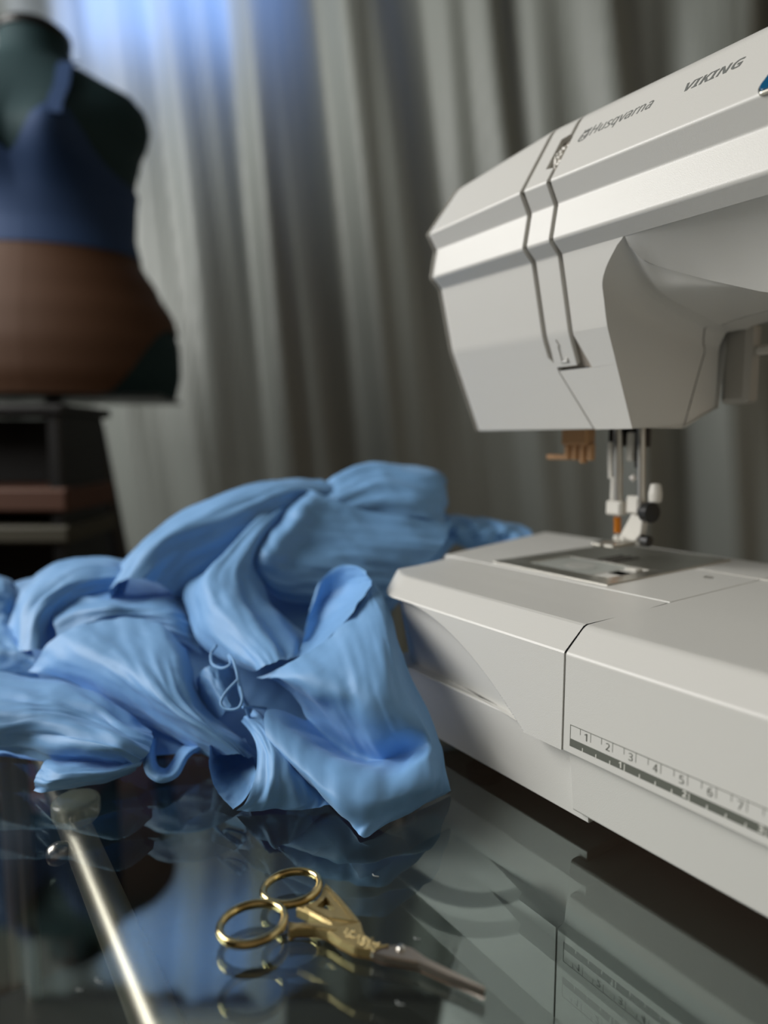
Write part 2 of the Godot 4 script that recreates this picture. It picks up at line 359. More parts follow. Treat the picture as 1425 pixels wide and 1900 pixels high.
func lettering(st: SurfaceTool, what: String, origin: Vector3, ex: Vector3, ey: Vector3, width: float, height: float, slant := 0.0, weight := 400) -> void:
	var f := SystemFont.new()
	f.font_names = PackedStringArray(["Droid Sans"])
	f.font_weight = weight
	var t := TextMesh.new()
	t.font = f
	t.text = what
	t.font_size = 64
	t.pixel_size = 0.01
	t.depth = 0.02
	t.curve_step = 1.5
	var arr := t.surface_get_arrays(0)
	var pos: PackedVector3Array = arr[Mesh.ARRAY_VERTEX]
	var idx: PackedInt32Array = arr[Mesh.ARRAY_INDEX]
	var cap := TextMesh.new()
	cap.font = f
	cap.text = "H"
	cap.font_size = 64
	cap.pixel_size = 0.01
	cap.depth = 0.02
	var hb := cap.get_aabb()
	var box := t.get_aabb()
	var sx := width / box.size.x
	var sy := height / hb.size.y
	var base := hb.position.y
	var en := ex.cross(ey).normalized()
	for i in range(0, idx.size(), 3):
		var tri := []
		for k in 3:
			var v := pos[idx[i + k]]
			var y := (v.y - base) * sy
			var x := (v.x - box.position.x) * sx + y * slant
			tri.append(origin + (ex * x + ey * y + en * (0.012 if v.z > 0 else -0.01)) * 0.01)
		var n: Vector3 = (tri[2] - tri[0]).cross(tri[1] - tri[0])
		for v in tri:
			st.set_normal(n.normalized() if n.length() > 1e-14 else en)
			st.add_vertex(v)

# ---------- the sewing machine ----------
const HEAD := [Vector2(-15.5, 35.2), Vector2(-11.5, 34.9), Vector2(-8.1, 33.3), Vector2(-5.7, 29.6), Vector2(-6.35, 28.6), Vector2(-6.0, 26.8), Vector2(-6.75, 26.2), Vector2(-7.75, 22.4), Vector2(-10.2, 17.3), Vector2(-18.2, 17.6), Vector2(-19.6, 19.5), Vector2(-20.0, 27.0), Vector2(-19.3, 33.5)]
const HEAD_R := [1.2, 1.0, 0.5, 0.14, 0.1, 0.16, 0.1, 0.25, 0.12, 0.6, 0.8, 1.0, 1.5]
const FACE_UP := Vector3(0, 0.839, -0.544)
const FACE_OUT := Vector3(0, 0.544, 0.839)

func face(x: float, u: float, lift := 0.0) -> Vector3:   # the sloping lettered face of the arm
	return V(x, 29.6, -5.7) + (FACE_UP * u + FACE_OUT * lift) * 0.01

func shell(st: SurfaceTool, pn: Array, x0: Callable, x1: Callable, steps: int, thick: float, drop := 0.0) -> void:
	var P: PackedVector2Array = pn[0]
	var N: PackedVector2Array = pn[1]
	var at := func(i: int, t: float, inset: float) -> Vector3:
		var p := P[i]
		var x: float = lerpf(x0.call(p), x1.call(p), t)
		var y := p.y - drop * (1.0 - t) * clampf((p.y - 28.0) / 5.0, 0.0, 1.0)
		return V(x, y - N[i].y * inset, p.x - N[i].x * inset)
	for i in P.size() - 1:
		var ni := Vector3(0, N[i].y, N[i].x)
		var nj := Vector3(0, N[i + 1].y, N[i + 1].x)
		for s in steps:
			var t0 := float(s) / steps
			var t1 := float(s + 1) / steps
			q(st, at.call(i, t0, 0.0), at.call(i + 1, t0, 0.0), at.call(i + 1, t1, 0.0), at.call(i, t1, 0.0), ni, nj, nj, ni)
		for e in [0.0, 1.0]:
			# a small round-over, then the thickness of the moulding
			var out := Vector3(-1 if e == 0.0 else 1, 0, 0)
			var b := 0.04
			var a0: Vector3 = at.call(i, e, 0.0)
			var a1: Vector3 = at.call(i + 1, e, 0.0)
			var c0: Vector3 = at.call(i, e, b) + out * b * 0.01
			var c1: Vector3 = at.call(i + 1, e, b) + out * b * 0.01
			q(st, a0, a1, c1, c0, ni, nj, nj + out, ni + out)
			q(st, c0, c1, at.call(i + 1, e, thick) + out * b * 0.01, at.call(i, e, thick) + out * b * 0.01, out, out, out, out)

func low_edge(x: float) -> Vector3:   # lower front edge of the arm, from the peak beside the head to the pillar
	var xs := [-3.1, -3.05, -2.75, -2.4, -0.75, 1.8, 8.0, 24.0]
	var ys := [26.2, 25.8, 25.2, 24.95, 24.2, 23.2, 22.3, 22.0]
	var zs := [-6.75, -7.1, -7.8, -8.3, -9.4, -10.5, -11.0, -11.0]
	for i in xs.size() - 1:
		if x <= xs[i + 1]:
			var t: float = clampf((x - xs[i]) / (xs[i + 1] - xs[i]), 0.0, 1.0)
			var y: float = lerpf(ys[i], ys[i + 1], t)
			return V(x, y, lerpf(zs[i], zs[i + 1], t))
	return V(x, 22.0, -11)

func wall_x(y: float) -> float:   # where the front of the head turns into its right-hand wall
	if y > 24.2:
		return -4.6 + 1.5 * pow(clampf((y - 24.2) / 2.0, 0.0, 1.0), 1.8)
	return -4.6

func head_z(y: float) -> float:
	if y > 22.4:
		return lerpf(-7.75, -6.75, (y - 22.4) / 3.8)
	return lerpf(-10.2, -7.75, (y - 17.3) / 5.1)

func machine() -> void:
	var root := thing("sewing_machine", "white and grey sewing machine with ruler on its base, beside the blue cloth", "sewing machine")
	var w: Material = M.plastic
	# head: left cover
	var pn := subdiv(prof(HEAD, HEAD_R), 0.5)
	var right_of_cover := func(p: Vector2) -> float: return -8.86 if p.y > 20.9 else lerpf(-7.1, -8.45, clampf((p.y - 17.3) / 3.3, 0.0, 1.0))
	var st := S()
	shell(st, pn, func(_p): return -16.1, right_of_cover, 3, 0.5, 0.7)
	var end := []
	for k in 5:   # rounded left end
		var a := PI / 2 * k / 4.0
		end.append([-16.1 - 0.5 * sin(a), 0.5 * (1.0 - cos(a))])
	var dropped := [PackedVector2Array(), pn[1]]
	for p in pn[0]:
		dropped[0].append(p - Vector2(0, 0.7 * clampf((p.y - 28.0) / 5.0, 0.0, 1.0)))
	end.reverse()
	sweep(st, dropped, end, ALONG_X, true)
	put("face_cover", st, w, root)
	# inner core behind the grooves
	st = S()
	var inner := [PackedVector2Array(), pn[1]]
	for i in pn[0].size():
		inner[0].append(pn[0][i] - pn[1][i] * 0.34)
	sweep(st, inner, [[-9.6, 0.0], [-6.0, 0.0]], ALONG_X, true)
	put("inner_frame", st, M.groove, root)
	# thread guide band with its slot, wheel and arrow
	var top_u := 4.2
	var band := []
	for k in range(1, 8):
		band.append(HEAD[k])
	band.append(Vector2(-8.55, 20.74))
	var bpn := subdiv(prof(band, [1.0, 0.5, 0.14, 0.1, 0.16, 0.1, 0.25, 0.1], false), 0.12)
	st = S()
	var in_slot := func(p: Vector2) -> bool: return p.y > 29.6 + 1.05 * 0.839 and p.y < 29.6 + 3.25 * 0.839 and p.x > -8.4
	shell(st, bpn, func(_p): return -8.48, func(p): return -7.62 if in_slot.call(p) else -7.06, 1, 0.42)
	# its rounded lower end
	var tip := bpn[0][-1] as Vector2
	var tn := bpn[1][-1] as Vector2
	q(st, V(-8.5, tip.y, tip.x), V(-7.02, tip.y, tip.x), V(-7.1, tip.y - 0.1 - tn.y * 0.42, tip.x - tn.x * 0.42), V(-8.4, tip.y - 0.1 - tn.y * 0.42, tip.x - tn.x * 0.42), Vector3(0, -1, 0.3), Vector3(0, -1, 0.3), Vector3(0, -1, 0), Vector3(0, -1, 0))
	var b := put("thread_guide", st, w, root)
	st = S()   # raised arrow
	var fdir := Vector3(0, 22.4 - 17.3, -7.75 + 10.2).normalized()
	var fout := Vector3(0, -fdir.z, fdir.y)
	var ab := Transform3D(Vector3(1, 0, 0), fdir, Vector3(1, 0, 0).cross(fdir), V(-7.95, 20.95, head_z(20.95)))
	bar(st, Vector3(-0.05, 0, -0.02), Vector3(0.05, 1.0, 0.06), 0.015, ab)
	bar(st, Vector3(-0.05, 0, -0.02), Vector3(0.45, 0.1, 0.06), 0.015, ab)
	bar(st, Vector3(0.35, 0, -0.02), Vector3(0.45, 0.25, 0.06), 0.015, ab)
	var head_pn := prof([Vector2(-0.14, 0.95), Vector2(0.14, 0.95), Vector2(0.0, 1.35)], 0.02)
	sweep(st, head_pn, [[-0.02, 0.0], [0.05, 0.0], [0.06, 0.02]], ab)
	put("raised_arrow", st, w, b)
	st = S()   # tension wheel
	var hub := face(-7.3, 2.15, -1.3)
	var teeth := []
	for k in 88:
		var a := TAU * k / 88.0
		var r := 1.28 if k % 4 < 2 else 1.16
		teeth.append(Vector2(cos(a), sin(a)) * r)
	var wheel_at := Transform3D(Vector3(0, 0, 1), Vector3(0, 1, 0), Vector3(1, 0, 0), hub)
	sweep(st, prof(teeth, 0.02, true, 1), [[-0.02, 0.08], [0.05, 0.0], [0.22, 0.0], [0.3, 0.08]], wheel_at)
	var wheel := put("tension_wheel", st, M.light_plastic, root)
	st = S()
	var ring := []
	for k in 60:
		ring.append(Vector2(cos(TAU * k / 60.0), sin(TAU * k / 60.0)) * 1.2)
	sweep(st, prof(ring, 0.0, true, 1), [[-0.28, 0.0], [-0.03, 0.0]], wheel_at)
	put("number_ring", st, M.light_plastic, wheel)
	st = S()   # marks on the ring
	for k in 5:
		var a := deg_to_rad(57.0 + (k - 2) * 17.0)
		var o := hub + Vector3(-0.0024, sin(a) * 0.012, cos(a) * 0.012)
		lettering(st, ["1", "2", "3", "4", "5"][k], o, Vector3(1, 0, 0), Vector3(0, cos(a), -sin(a)), 0.14, 0.2)
	put("wheel_numbers", st, M.ink, wheel)
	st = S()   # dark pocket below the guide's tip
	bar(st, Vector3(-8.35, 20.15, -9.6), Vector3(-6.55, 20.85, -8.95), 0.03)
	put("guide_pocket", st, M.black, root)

	# head right of the guide, and the arm
	st = S()
	var upper := subdiv(prof([HEAD[6], HEAD[5], HEAD[4], HEAD[3], HEAD[2], HEAD[1], HEAD[0], HEAD[12], HEAD[11], Vector2(-19.6, 23.4)], [0.1, 0.16, 0.1, 0.14, 0.5, 1.0, 1.2, 1.5, 1.0, 0.1], false), 1.0)
	shell(st, upper, func(_p): return -6.72, func(_p): return 24.0, 8, 0.5)
	var lower := []
	for k in 45:
		var y := lerpf(26.25, 17.3, k / 44.0)
		lower.append(Vector2(head_z(y), y))
	var left_of_body := func(y: float) -> float:
		if y > 22.2:
			return -6.72
		if y > 20.55:
			return lerpf(-6.1, -6.72, (y - 20.55) / 1.65)
		return lerpf(-6.95, -8.3, clampf((y - 17.3) / 3.25, 0.0, 1.0))
	for k in lower.size() - 1:
		var p: Vector2 = lower[k]
		var p2: Vector2 = lower[k + 1]
		if p2.y < 20.55 and p.y > 20.55:
			p = Vector2(head_z(20.549), 20.549)
		var e := (p2 - p).normalized()
		var n := Vector3(0, -e.x, e.y) * -1.0
		if n.z < 0:
			n = -n
		var xa: float = left_of_body.call(p.y)
		var xb: float = left_of_body.call(p2.y)
		q(st, V(xa, p.y, p.x), V(wall_x(p.y), p.y, p.x), V(wall_x(p2.y), p2.y, p2.x), V(xb, p2.y, p2.x), n, n, n, n)
		fq(st, V(xa, p.y, p.x), V(xb, p2.y, p2.x), V(xb, p2.y, p2.x - 0.5), V(xa, p.y, p.x - 0.5), Vector3(-1, 0, 0))
	fq(st, V(-8.3, 20.549, head_z(20.549)), V(-6.1, 20.549, head_z(20.549)), V(-6.1, 20.5, head_z(20.549) - 0.6), V(-8.3, 20.5, head_z(20.549) - 0.6), Vector3.UP)
	var rows := []
	for k in 17:
		var row := PackedVector3Array()
		for j in 41:
			var x := lerpf(-3.1, 24.0, pow(j / 40.0, 1.7))
			var lo := low_edge(x)
			var t := k / 16.0
			row.append(V(x, lerpf(26.22, lo.y * 100.0, t), lerpf(-6.75, lo.z * 100.0, lerpf(t, pow(t, 0.62), clampf((x + 3.0) / 4.0, 0.0, 1.0)))))
		rows.append(row)
	grid(st, rows)
	# underside of the head and its back
	fq(st, V(-7.0, 17.3, -10.2), V(-4.6, 17.3, -10.2), V(-4.6, 17.5, -15.2), V(-7.0, 17.5, -15.2), Vector3.DOWN)
	fq(st, V(-7.0, 17.5, -15.2), V(-4.6, 17.5, -15.2), V(-4.6, 18.7, -18.9), V(-7.0, 18.7, -18.9), Vector3.DOWN)
	fq(st, V(-7.0, 18.7, -18.9), V(-4.6, 18.7, -18.9), V(-4.6, 23.6, -19.6), V(-7.0, 23.6, -19.6), Vector3.FORWARD)
	var arm := put("arm_housing", st, w, root)
	# wall of the head on the harp side, running up into the underside of the arm
	var F := []
	var A := []
	var G := []
	var H := []
	for k in 13:
		var y := lerpf(17.3, 26.2, k / 12.0)
		F.append(V(wall_x(y), y, head_z(y)))
		var yy := lerpf(17.38, 21.9, minf(k / 8.0, 1.0))
		var turn := clampf((k - 8) / 4.0, 0.0, 1.0) * 0.8
		var c := V(-4.65 + 1.7 * (1.0 - cos(turn)), yy + 1.7 * sin(turn), 0)
		A.append(F[k].lerp(c + V(0, 0, -12.2), 0.55 + 0.1 * turn) * Vector3(0, 1, 1) + Vector3(lerpf(F[k].x, c.x, 0.75), 0, 0))
		G.append(c + V(-0.05, 0, -15.2 - 0.42 * (yy - 17.3) * (1.0 - turn * 0.6)))
		H.append(c + V(-0.15, (21.9 - yy) / 4.5 * 1.25, -18.9))
	for k in range(1, 29):
		var t := pow(k / 28.0, 1.6)
		var x := lerpf(-3.1, 24.0, t)
		F.append(low_edge(x))
		var turn := clampf(k / 9.0, 0.0, 1.0)
		var c := V(lerpf(-3.4, x, smoothstep(0.0, 1.0, turn)) if k < 9 else x, lerpf(23.1, 23.6, smoothstep(0.0, 1.0, turn)), 0)
		A.append(V(lerpf(F[-1].x * 100.0, c.x * 100.0, 0.7), lerpf(F[-1].y * 100.0, c.y * 100.0, 0.62), minf(-10.3, F[-1].z * 100.0 - 1.2)))
		G.append(c + V(0, 0, -16.4))
		H.append(c + V(0, 0.1, -19.4))
	st = S()
	grid(st, patch([F, A, G], 2, 8))
	put("harp_wall", st, w, root)
	st = S()
	var G2 := []
	for p in G:
		G2.append(p + V(0.02, 0, -0.07))
	grid(st, patch([G2, H], 2, 4))
	put("rear_cover", st, w, root)
	# thread cutter and lever behind the head
	st = S()
	bar(st, Vector3(-4.9, 18.9, -20.9), Vector3(-3.2, 23.6, -19.4), 0.3)
	put("cutter_housing", st, M.grey_plastic, root)
	st = S()
	bar(st, Vector3(-4.5, 21.75, -20.6), Vector3(-0.4, 22.25, -20.1), 0.12)
	for k in 8:
		bar(st, Vector3(-3.9 + k * 0.22, 22.2, -20.5), Vector3(-3.8 + k * 0.22, 22.32, -20.2), 0.02)
	put("thread_cutter_lever", st, M.light_plastic, root)

	# lettering on the sloping face
	st = S()
	lettering(st, "Husqvarna", face(-5.5, 2.38, 0.0), Vector3.RIGHT, FACE_UP, 3.3, 0.62, 0.22, 400)
	lettering(st, "VIKING", face(-0.72, 2.42, 0.0), Vector3.RIGHT, FACE_UP, 2.5, 0.5, 0.25, 700)
	put("brand_lettering", st, M.ink, arm)
	st = S()   # crowned ring emblem
	var eb := Transform3D(Vector3(1, 0, 0), FACE_UP, FACE_OUT, face(-5.86, 2.5, 0.0))
	var outer := []
	var inn := []
	for k in 40:
		var a := TAU * k / 40.0
		var pw := func(v: float) -> float: return signf(v) * pow(absf(v), 0.7)
		outer.append(Vector2(pw.call(cos(a)) * 0.25 + pw.call(sin(a)) * 0.06, pw.call(sin(a)) * 0.29))
		inn.append(Vector2(pw.call(cos(a)) * 0.185 + pw.call(sin(a)) * 0.05, pw.call(sin(a)) * 0.225))
	for k in 40:
		var j := (k + 1) % 40
		if outer[k].y > 0.2 and outer[j].y > 0.2:
			continue
		fq(st, eb * V(outer[k].x, outer[k].y, 0.012), eb * V(outer[j].x, outer[j].y, 0.012), eb * V(inn[j].x, inn[j].y, 0.012), eb * V(inn[k].x, inn[k].y, 0.012), FACE_OUT)
	lettering(st, "H", face(-6.0, 2.36, 0.0), Vector3.RIGHT, FACE_UP, 0.24, 0.28, 0.2)
	for k in [-1, 0, 1]:
		var bx: float = k * 0.13 + 0.07
		fq(st, eb * V(bx - 0.05, 0.26, 0.012), eb * V(bx + 0.05, 0.26, 0.012), eb * V(bx + 0.1 + k * 0.05, 0.46, 0.012), eb * V(bx + 0.0 + k * 0.05, 0.46, 0.012), FACE_OUT)
	fq(st, eb * V(-0.16, 0.24, 0.012), eb * V(0.3, 0.24, 0.012), eb * V(0.31, 0.3, 0.012), eb * V(-0.14, 0.3, 0.012), FACE_OUT)
	put("crown_emblem", st, M.ink, arm)
	st = S()   # blue panel at the edge of the arm's face
	var pb := Transform3D(Vector3(1, 0, 0), FACE_UP, FACE_OUT, face(3.15, 0.0, 0.0))
	var pan := prof([Vector2(0.15, -0.1), Vector2(0.0, 0.25), Vector2(0.55, 1.9), Vector2(6.5, 1.9), Vector2(6.5, -0.1)], 0.15)
	sweep(st, pan, [[-0.05, 0.0], [0.06, 0.0], [0.1, 0.04]], pb)
	var panel := put("button_panel", st, M.silver, arm)
	st = S()
	var pan2 := prof([Vector2(0.22, -0.03), Vector2(0.09, 0.27), Vector2(0.6, 1.82), Vector2(6.4, 1.82), Vector2(6.4, -0.03)], 0.12)
	sweep(st, pan2, [[0.0, 0.0], [0.13, 0.0], [0.16, 0.03]], pb)
	put("blue_face", st, M.blue_gloss, panel)

	# pillar
	st = S()
	var pil := prof([Vector2(12.5, -3.2), Vector2(24.5, -3.2), Vector2(24.5, -20.5), Vector2(12.5, -20.5)], 2.0, true, 6)
	sweep(st, pil, [[9.0, 0.0], [33.5, 0.0], [35.0, 1.0]], ALONG_Y)
	put("pillar", st, w, root)
	st = S()
	lathe(st, [Vector2(0.0, 2.0), Vector2(3.6, 2.0), Vector2(4.0, 1.2), Vector2(4.0, 0.4), Vector2(2.6, 0.0)], V(24.6, 27, -12), Vector3.RIGHT, 32, 0.2)
	put("hand_wheel", st, w, root)

	# base right of the seam
	st = S()
	var base := prof([Vector2(-0.75, 1.1), Vector2(-0.42, 3.82), Vector2(0.0, 3.98), Vector2(0.0, 8.1), Vector2(-1.2, 9.06), Vector2(-7.4, 9.12), Vector2(-22.2, 9.12), Vector2(-22.9, 8.3), Vector2(-22.4, 1.1)], [0.15, 0.06, 0.06, 0.12, 0.25, 0.1, 0.5, 0.4, 0.2])
	sweep(st, base, [[-0.36, 0.05], [-0.31, 0.0], [24.5, 0.0], [25.0, 0.5]], ALONG_X)
	var bs := put("base_body", st, w, root)
	# lower skirt left of the seam
	st = S()
	var skirt := prof([Vector2(-1.15, 0.62), Vector2(-0.95, 3.92), Vector2(-8.0, 3.92), Vector2(-8.0, 0.62)], 0.08)
	sweep(st, skirt, [[-12.6, 0.3], [-12.3, 0.0], [0.17, 0.0], [0.2, 0.04]], ALONG_X)
	put("base_skirt", st, w, root)
	# free arm behind the accessory tray
	st = S()
	var arm_pn := subdiv(prof([Vector2(-7.44, 4.6), Vector2(-7.44, 9.14), Vector2(-21.8, 9.14), Vector2(-22.4, 8.4), Vector2(-22.0, 4.6)], [0.3, 0.05, 0.5, 0.4, 0.3]), 1.0)
	shell(st, arm_pn, func(p): return -14.4 + 0.26 * p.x, func(_p): return -0.4, 4, 0.4)
	var cap := []
	for s in [[0.0, 0.0], [0.25, 0.1], [0.45, 0.5]]:
		var row := PackedVector3Array()
		for i in arm_pn[0].size():
			var p: Vector2 = arm_pn[0][i] - arm_pn[1][i] * s[1]
			row.append(V(-14.4 + 0.26 * p.x - s[0], p.y, p.x))
		cap.append(row)
	grid(st, cap)
	fq(st, V(-14.85 - 2.05, 5, -7.9), V(-14.85 - 2.05, 8.6, -7.9), V(-14.85 - 5.5, 8.6, -21.2), V(-14.85 - 5.5, 5, -21.2), Vector3.LEFT)
	var fa := put("free_arm", st, w, root)
	st = S()   # fine raised edge behind the stitch plate
	bar(st, Vector3(-4.0, 9.1, -16.3), Vector3(12.4, 9.16, -16.22), 0.02)
	put("bed_trim", st, M.light_plastic, fa)
	st = S()
	lathe(st, [Vector2(0.0, 0.0), Vector2(0.16, 0.01), Vector2(0.22, 0.05), Vector2(0.28, 0.0)], V(-2.3, 9.125, -14.4), Vector3.UP, 16, 0.01)
	put("bed_screw", st, M.steel, fa)

	# accessory tray with its scooped finger grip
	var tray := Node3D.new()
	tray.name = "accessory_tray"
	root.add_child(tray)
	st = S()
	var crescent := func(x: float) -> float:
		var s := (x + 11.9) / 9.2
		return 8.1 + 0.11 * s - 4.11 * s * s if s > 0.0 else 8.1
	rows = []
	for k in 61:
		var row := PackedVector3Array()
		var y := lerpf(3.95, 8.06, k / 60.0)
		for j in 121:
			var x := lerpf(-14.2, -0.42, j / 120.0)
			var d: float = crescent.call(x) - y
			var z := 0.0
			if d > 0.0:
				z = -0.75 * smoothstep(-0.02, 0.42, d) - 0.22 * d
			if x < -12.2:
				z -= 0.35 * pow((-12.2 - x), 1.6)
			row.append(V(x, y, z))
		rows.append(row)
	grid(st, rows)
	# chamfer and lid, ending in the rounded left corner
	var lid := []
	for e in [[8.06, 0.0, 0.0], [8.14, -0.05, 0.05], [9.0, -1.18, 0.55], [9.05, -1.36, 0.62], [9.03, -3.4, 0.95], [9.05, -5.6, 1.3], [9.1, -7.38, 1.7]]:
		var row := PackedVector3Array()
		for j in 61:
			var x := lerpf(-14.2 - e[2], -0.42, j / 60.0)
			var z: float = e[1]
			var lx: float = x + 12.2 + e[2] * 0.6
			if lx < 0.0:
				z -= 0.35 * pow(-lx, 1.6) * clampf(1.0 - absf(e[1]) / 6.0, 0.0, 1.0)
			row.append(V(x, e[0] - (0.12 * pow(maxf(-lx, 0.0), 2.0) * 0.1), z))
		lid.append(row)
	for k in lid.size() - 1:
		if k in [0, 2]:
			continue
		var two := [lid[k], lid[k + 1]]
		grid(st, two)
	for k in [0, 2]:
		grid(st, [lid[k], lid[k + 1]])
	# left end and the seam side
	for k in rows.size() - 1:
		fq(st, rows[k][0], rows[k + 1][0], rows[k + 1][0] + V(-1.7, 0, -6.3), rows[k][0] + V(-1.2, 0, -6.3), Vector3.LEFT)
		fq(st, rows[k][-1], rows[k + 1][-1], rows[k + 1][-1] + V(0, 0, -0.5), rows[k][-1] + V(0, 0, -0.5), Vector3.RIGHT)
	fq(st, rows[0][0], rows[0][120], V(-0.42, 3.95, -7.3), V(-15.4, 3.95, -7.3), Vector3.DOWN)
	for k in range(0, 120):
		fq(st, rows[0][k], rows[0][k + 1], rows[0][k + 1] * Vector3(1, 1, 0) + V(0, 0, -1.2), rows[0][k] * Vector3(1, 1, 0) + V(0, 0, -1.2), Vector3.DOWN)
	put("tray_body", st, w, tray)

	# printed ruler
	st = S()
	var line := func(x0: float, x1: float, y0: float, y1: float) -> void: bar(st, Vector3(x0, y0, -0.01), Vector3(x1, y1, 0.006), 0.002)
	line.call(0.0, 13.0, 5.18, 5.21)
	line.call(0.0, 0.03, 4.3, 5.21)
	for k in range(1, 26):
		var x := k * 0.5
		line.call(x - 0.012, x + 0.012, 5.18 - (0.36 if k % 2 == 0 else 0.24), 5.18)
		if k % 2 == 0:
			var s := str(k / 2)
			lettering(st, s, V(x - 0.1 - 0.2 * s.length(), 4.8, 0.001), Vector3.RIGHT, Vector3.UP, 0.13 if s == "1" else 0.17 * s.length(), 0.3)
	line.call(0.0, 13.0, 4.3, 4.63)
	put("ruler_print", st, M.ruler_ink, bs)
	st = S()
	for k in range(1, 21):
		var x := k * 0.635
		bar(st, Vector3(x - 0.018, 4.29, 0.0), Vector3(x + 0.018, 4.29 + (0.28 if k % 4 == 0 else 0.16), 0.012), 0.002)
		if k % 4 == 0:
			lettering(st, str(k / 4), V(x - 0.24, 4.36, 0.006), Vector3.RIGHT, Vector3.UP, 0.11 if k == 4 else 0.16, 0.24, 0.0, 700)
	put("inch_marks", st, M.white_print, bs)
	for p in [Vector2(-9, -4), Vector2(22, -3), Vector2(-9, -19), Vector2(22, -19)]:
		st = S()
		lathe(st, [Vector2(0, 0.0), Vector2(1.0, 0.0), Vector2(0.9, 1.2), Vector2(0, 1.2)], V(p.x, 0.0, p.y), Vector3.UP, 20, 0.1)
		put("rubber_foot", st, M.black, root)
	needle_group(root)

func needle_group(root: Node3D) -> void:
	# stitch plate, with a cut-out and the see-through bobbin cover
	var st := S()
	var y0 := 9.1
	for r in [[-12.6, -4.2, -9.4, -8.0], [-12.6, -4.2, -20.6, -13.4], [-12.6, -11.0, -13.4, -9.4], [-5.2, -4.2, -13.4, -9.4]]:
		bar(st, Vector3(r[0], y0, r[2]), Vector3(r[1], y0 + 0.12, r[3]), 0.03)
	var plate := put("stitch_plate", st, M.steel, root)
	st = S()
	bar(st, Vector3(-10.9, y0 + 0.02, -13.3), Vector3(-6.4, y0 + 0.1, -9.5), 0.03)
	put("bobbin_cover", st, M.clear_plastic, plate)
	st = S()
	lathe(st, [Vector2(0, 0.02), Vector2(0.9, 0.02), Vector2(0.9, -0.02), Vector2(0.4, -0.05)], V(-8.6, 9.16, -11.4), Vector3.UP, 24, 0.01)
	put("bobbin", st, M.thread_white, plate)
	st = S()
	bar(st, Vector3(-6.35, y0 - 0.02, -12.0), Vector3(-5.25, y0 + 0.04, -10.9), 0.02)
	put("latch_hole", st, M.black, plate)
	st = S()
	bar(st, Vector3(-6.2, y0 + 0.06, -13.0), Vector3(-5.4, y0 + 0.2, -12.3), 0.05)
	put("latch", st, M.light_plastic, plate)
	for k in 3:
		st = S()
		for j in 9:
			bar(st, Vector3(-9.1 + k * 0.55, y0 + 0.1, -16.2 + j * 0.3), Vector3(-8.85 + k * 0.55, y0 + 0.18, -16.05 + j * 0.3), 0.02)
		put("feed_dog", st, M.dark_steel, plate)
	var z := -15.0
	st = S()
	rod(st, V(-8.85, 18.0, z), V(-8.72, 14.6, z), 0.3)
	rod(st, V(-8.72, 14.6, z), V(-8.6, 12.2, z), 0.27)
	var nb := put("needle_bar", st, M.steel, root)
	st = S()
	bar(st, Vector3(-9.3, 12.0, z - 0.4), Vector3(-8.2, 12.9, z + 0.4), 0.12)
	bar(st, Vector3(-9.1, 12.9, z - 0.3), Vector3(-8.75, 14.4, z + 0.3), 0.1)
	put("needle_clamp", st, M.light_plastic, nb)
	st = S()
	rod(st, V(-8.6, 12.1, z), V(-8.55, 9.9, z), 0.08, 10)
	put("needle", st, M.steel, nb)
	st = S()
	rod(st, V(-8.55, 11.9, z + 0.15), V(-8.5, 10.9, z + 0.15), 0.22, 12)
	put("needle_collar", st, M.brass, nb)
	st = S()
	rod(st, V(-7.25, 18.0, z), V(-7.0, 12.3, z), 0.24)
	var pb := put("presser_bar", st, M.steel, root)
	st = S()
	lathe(st, [Vector2(0, 0), Vector2(0.3, 0), Vector2(0.3, 0.35), Vector2(0.62, 0.4), Vector2(0.62, 1.0), Vector2(0.0, 1.05)], V(-6.9, 12.4, z + 0.2), Vector3(1, 0, 0.25).normalized(), 18, 0.08)
	put("clamp_screw", st, M.black, pb)
	st = S()
	lathe(st, [Vector2(0, 0), Vector2(0.36, 0.0), Vector2(0.4, 0.5), Vector2(0.3, 1.1), Vector2(0.0, 1.15)], V(-6.1, 13.0, z), Vector3.UP, 16, 0.1)
	bar(st, Vector3(-7.9, 12.2, z - 0.3), Vector3(-7.0, 13.3, z + 0.3), 0.12)
	put("bar_guide", st, M.light_plastic, pb)
	var foot := Node3D.new()
	foot.name = "presser_foot"
	root.add_child(foot)
	st = S()
	var sh := prof([Vector2(-6.7, 12.0), Vector2(-7.5, 12.2), Vector2(-8.3, 10.7), Vector2(-7.2, 10.5), Vector2(-6.8, 11.0)], 0.15)
	sweep(st, sh, [[-15.35, 0.05], [-15.3, 0.0], [-14.8, 0.0], [-14.75, 0.05]], Transform3D.IDENTITY)
	put("foot_shank", st, M.light_plastic, foot)
	for e in [-9.25, -8.35]:
		st = S()
		bar(st, Vector3(e, 10.15, -16.2), Vector3(e + 0.75, 10.4, -13.2), 0.08)
		put("foot_toe", st, M.steel, foot)
	st = S()
	bar(st, Vector3(-9.25, 10.15, -16.2), Vector3(-7.0, 10.6, -15.4), 0.1)
	put("foot_heel", st, M.light_plastic, foot)
	st = S()
	lathe(st, [Vector2(0, 0), Vector2(0.35, 0), Vector2(0.35, 0.6), Vector2(0, 0.6)], V(-6.9, 10.6, -15), Vector3.RIGHT, 14, 0.08)
	put("foot_lever", st, M.black, foot)
	# dark mechanism plate and thread take-up pieces beside the bars
	st = S()
	bar(st, Vector3(-7.9, 15.0, -15.8), Vector3(-7.45, 17.6, -15.4), 0.06)
	bar(st, Vector3(-7.55, 12.8, -15.7), Vector3(-7.35, 15.2, -15.5), 0.04)
	bar(st, Vector3(-9.9, 16.3, -15.9), Vector3(-7.1, 17.6, -15.5), 0.05)
	put("mechanism_plate", st, M.dark_steel, root)
	st = S()
